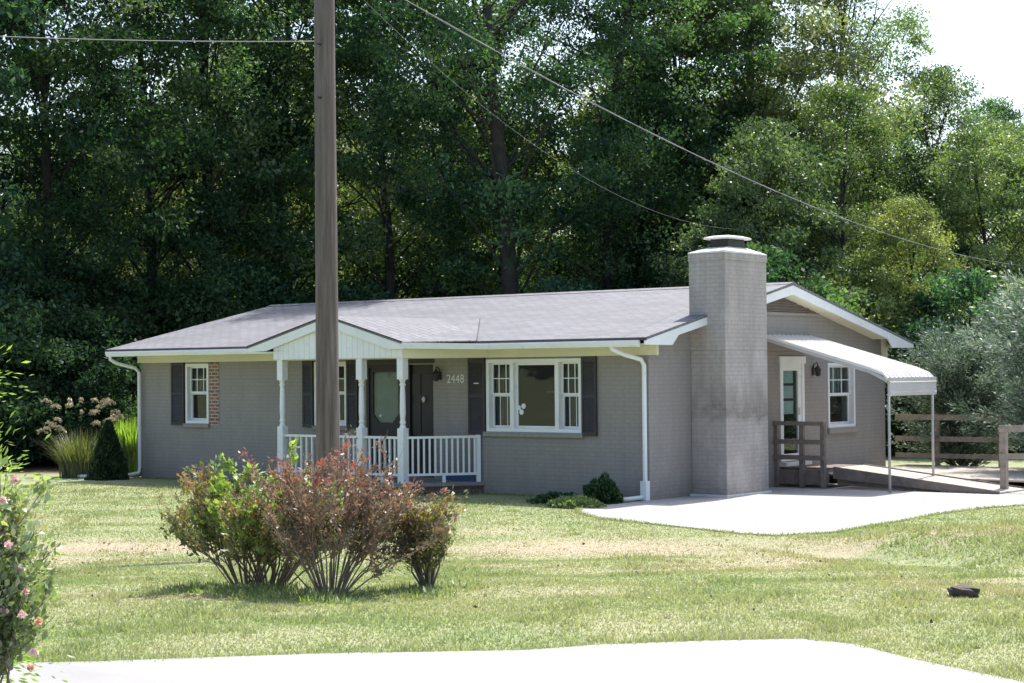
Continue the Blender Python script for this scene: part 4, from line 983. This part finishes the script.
tag(simple_obj('weeds', me, None), 'taller grass and weeds at the feet of the reddish shrubs', 'weeds', None, 'stuff')

# rose bush at the left edge
x, y = fpt(-22, 8.6)
st, fo = stemmy(81, 60, 1.12, .23, 15000, .040, M['leafrose'], gap=.0, dead=.1, flare=.9, stem_r=.007, aspect=.6)
rb = put_bush((st, fo), 'rose_bush', 'rose bush with small pink blooms at the left edge beside the driveway', 'rose bush', x, y)
rs = np.random.RandomState(82); ffx = [(3, 500), (26, 592), (22, 615), (38, 622), (34, 652), (20, 568), (8, 545), (30, 668), (4, 610), (14, 480)]
for i, (fx, fy) in enumerate(ffx):
    c = px_at(fx, fy, 8.45+rs.uniform(-.15, .1)); n = 26; v = rdir(rs, n)*.017*(.4+.6*rs.rand(n, 1)); me = leaves_mesh('flower', M['petal'], v, v+rdir(rs, n)*.01, np.full(n, .024), .9, rs=rs, v=np.clip(np.full(n, [.5, .1, .6, .95][i % 4])+rs.normal(size=n)*.1, 0, 1))
    o = simple_obj('flower', me, rb); o.location = Vector(c)-Vector(rb.location)
# feathery bright shrub higher at the left edge
x, y = fpt(-85, 9.4)
fe = wispy(91, 2.35, .62, 34, 240, .045, M['leaflime'], .25, M['twig'])
put_tree(fe, 'feathery_sapling', 'bright green feathery sapling poking in at the left edge', 'sapling', x, y, 1.0, .3)

# dark stone on the lawn
import bmesh
bm = bmesh.new(); bmesh.ops.create_icosphere(bm, subdivisions=4, radius=1)
for v in bm.verts:
    q = v.co.copy(); f_ = 1+.10*math.sin(q.x*5+1)*math.sin(q.y*4)+.08*math.sin(q.z*9+q.x*7)
    s_ = lambda t, p: math.copysign(abs(t)**p, t)
    v.co = Vector((s_(q.x, .6)*.115, s_(q.y, .7)*.09, s_(q.z, .5)*.045))*f_
me = bpy.data.meshes.new('stone'); bm.to_mesh(me); bm.free(); me.materials.append(M['rock']); me.polygons.foreach_set('use_smooth', [True]*len(me.polygons))
o = bpy.data.objects.new('stone', me); col.objects.link(o); o.location = (11.66, -12.55, H(11.66, -12.55)+.04); o.rotation_euler = (0, 0, YAW)
tag(o, 'small dark lump of stone lying on the lawn by the grassy bank', 'stone')

# ------------------------------------------------------------------ mown grass
rs = np.random.RandomState(99); n = 560000
d = 10.3*(38/10.3)**(rs.rand(n)**.9); u = (rs.rand(n)*2-1)*.34*d
gx_ = 17.88+(-.627*d+.779*u); gy_ = -26.04+(.779*d+.627*u)
ok = ~inpoly(gx_, gy_, SLAB) & ~inpoly(gx_, gy_, ROAD) & ~((gx_ > -13.85) & (gx_ < .05) & (gy_ > -.03)) & ~((gx_ > -8.35) & (gx_ < -2.75) & (gy_ > -1.42))
dr_ = dryf(gx_, gy_); ok &= rs.rand(n) > dr_*.75
gx_, gy_, d, dr_ = gx_[ok], gy_[ok], d[ok], dr_[ok]; n = len(gx_)
gz_ = h(gx_, gy_)
s_ = (gx_-5.5)*.543+(gy_+5.3)*.84; al = (gx_-5.5)*.84-(gy_+5.3)*.543
tall = 1+.9*ss(s_/.8)*ss((al+2.5)/3)
tuft = ss((fbm(gx_*2.2+40, gy_*2.2)-.60)/.10); tall = tall*(1+1.3*tuft)
# ragged longer grass where the mower misses: along the concrete edges and the foot of the walls
ex, ey = [], []
for poly_, k0, k1 in ((SLAB, 1, 13), (ROAD, 0, 7), (ROAD, 10, 16), ([(-13.9, -.1), (-8.4, -.1), (-8.4, -1.48), (-4.7, -1.48), (-3.75, -.1), (-.2, -.1)], 0, 5)):
    for q in range(k0, k1):
        p0 = np.array(poly_[q % len(poly_)]); p1 = np.array(poly_[(q+1) % len(poly_)]); m_ = int(np.linalg.norm(p1-p0)*420)
        t_ = rs.rand(m_)[:, None]; pp = p0+(p1-p0)*t_+rs.normal(size=(m_, 2))*.028; ex.append(pp[:, 0]); ey.append(pp[:, 1])
ex = np.concatenate(ex); ey = np.concatenate(ey); ne = len(ex)
gx_ = np.concatenate([gx_, ex]); gy_ = np.concatenate([gy_, ey]); d = (gx_-17.88)*-.627+(gy_+26.04)*.779
dr_ = np.concatenate([dr_, dryf(ex, ey)*.5]); gz_ = h(gx_, gy_); tall = np.concatenate([tall, 1.2+1.6*rs.rand(ne)**2]); n = len(gx_)
hh = (.010+.019*rs.rand(n))*(1-.45*dr_)*tall*(1+.25*np.sin(gx_*2.3)*np.sin(gy_*1.9))
an = rs.rand(n)*6.283; wd_ = (.003+.00028*d)
B = np.stack([gx_, gy_, gz_-.004], -1); S = np.stack([np.cos(an), np.sin(an), np.zeros(n)], -1)*wd_[:, None]
T = B+np.stack([rs.normal(size=n)*.5*hh, rs.normal(size=n)*.5*hh, hh], -1)
P = np.stack([B-S, B+S, T], 1).reshape(-1)
me = bpy.data.meshes.new('grass'); me.vertices.add(n*3); me.vertices.foreach_set('co', P); me.loops.add(n*3); me.loops.foreach_set('vertex_index', np.arange(n*3, dtype=np.int32))
me.polygons.add(n); me.polygons.foreach_set('loop_start', np.arange(0, n*3, 3, dtype=np.int32)); me.update(calc_edges=True)
for nm, vals in (('v', rs.rand(n)), ('dry', np.clip(dr_*1.1+rs.normal(size=n)*.15, 0, 1))):
    a = me.attributes.new(nm, 'FLOAT', 'FACE'); a.data.foreach_set('value', vals.astype(np.float32))
me.materials.append(M['blade'])
tag(simple_obj('grass', me, None), 'short mown grass of the lawn, dry in patches', 'grass', None, 'stuff')


# fallen leaves and clods on the lawn
rs = np.random.RandomState(5); n = 900
d = 11+24*rs.rand(n)**.8; u = (rs.rand(n)*2-1)*.31*d; lx = 17.88+(-.627*d+.779*u); ly = -26.04+(.779*d+.627*u)
ok = ~((lx > -13.9) & (lx < .1) & (ly > -1.5)) & ((rs.rand(n) < .35) | (dryf(lx, ly) > .35)) & ~(inpoly(lx, ly, SLAB) & (rs.rand(n) < .6)) & ~(inpoly(lx, ly, ROAD) & (rs.rand(n) < .8)) & (ly < 3)
lx, ly = lx[ok], ly[ok]; n = len(lx)
C = np.stack([lx, ly, h(lx, ly)+.028+.008*rs.rand(n)], -1); D = rdir(rs, n); D[:, 2] *= .25
M['litter'] = mat_leaf('fallen_leaf', [(0, (0.05, 0.035, 0.022)), (0.6, (0.14, 0.09, 0.05)), (1, (0.26, 0.18, 0.09))], trans=0.1, hue=0.0, val=0.0)
tag(simple_obj('fallen_leaves', leaves_mesh('fallen_leaves', M['litter'], C, D, (.02+.035*rs.rand(n)**2), .7, rs=rs), None), 'scattered brown fallen leaves on the lawn', 'leaves', None, 'stuff')
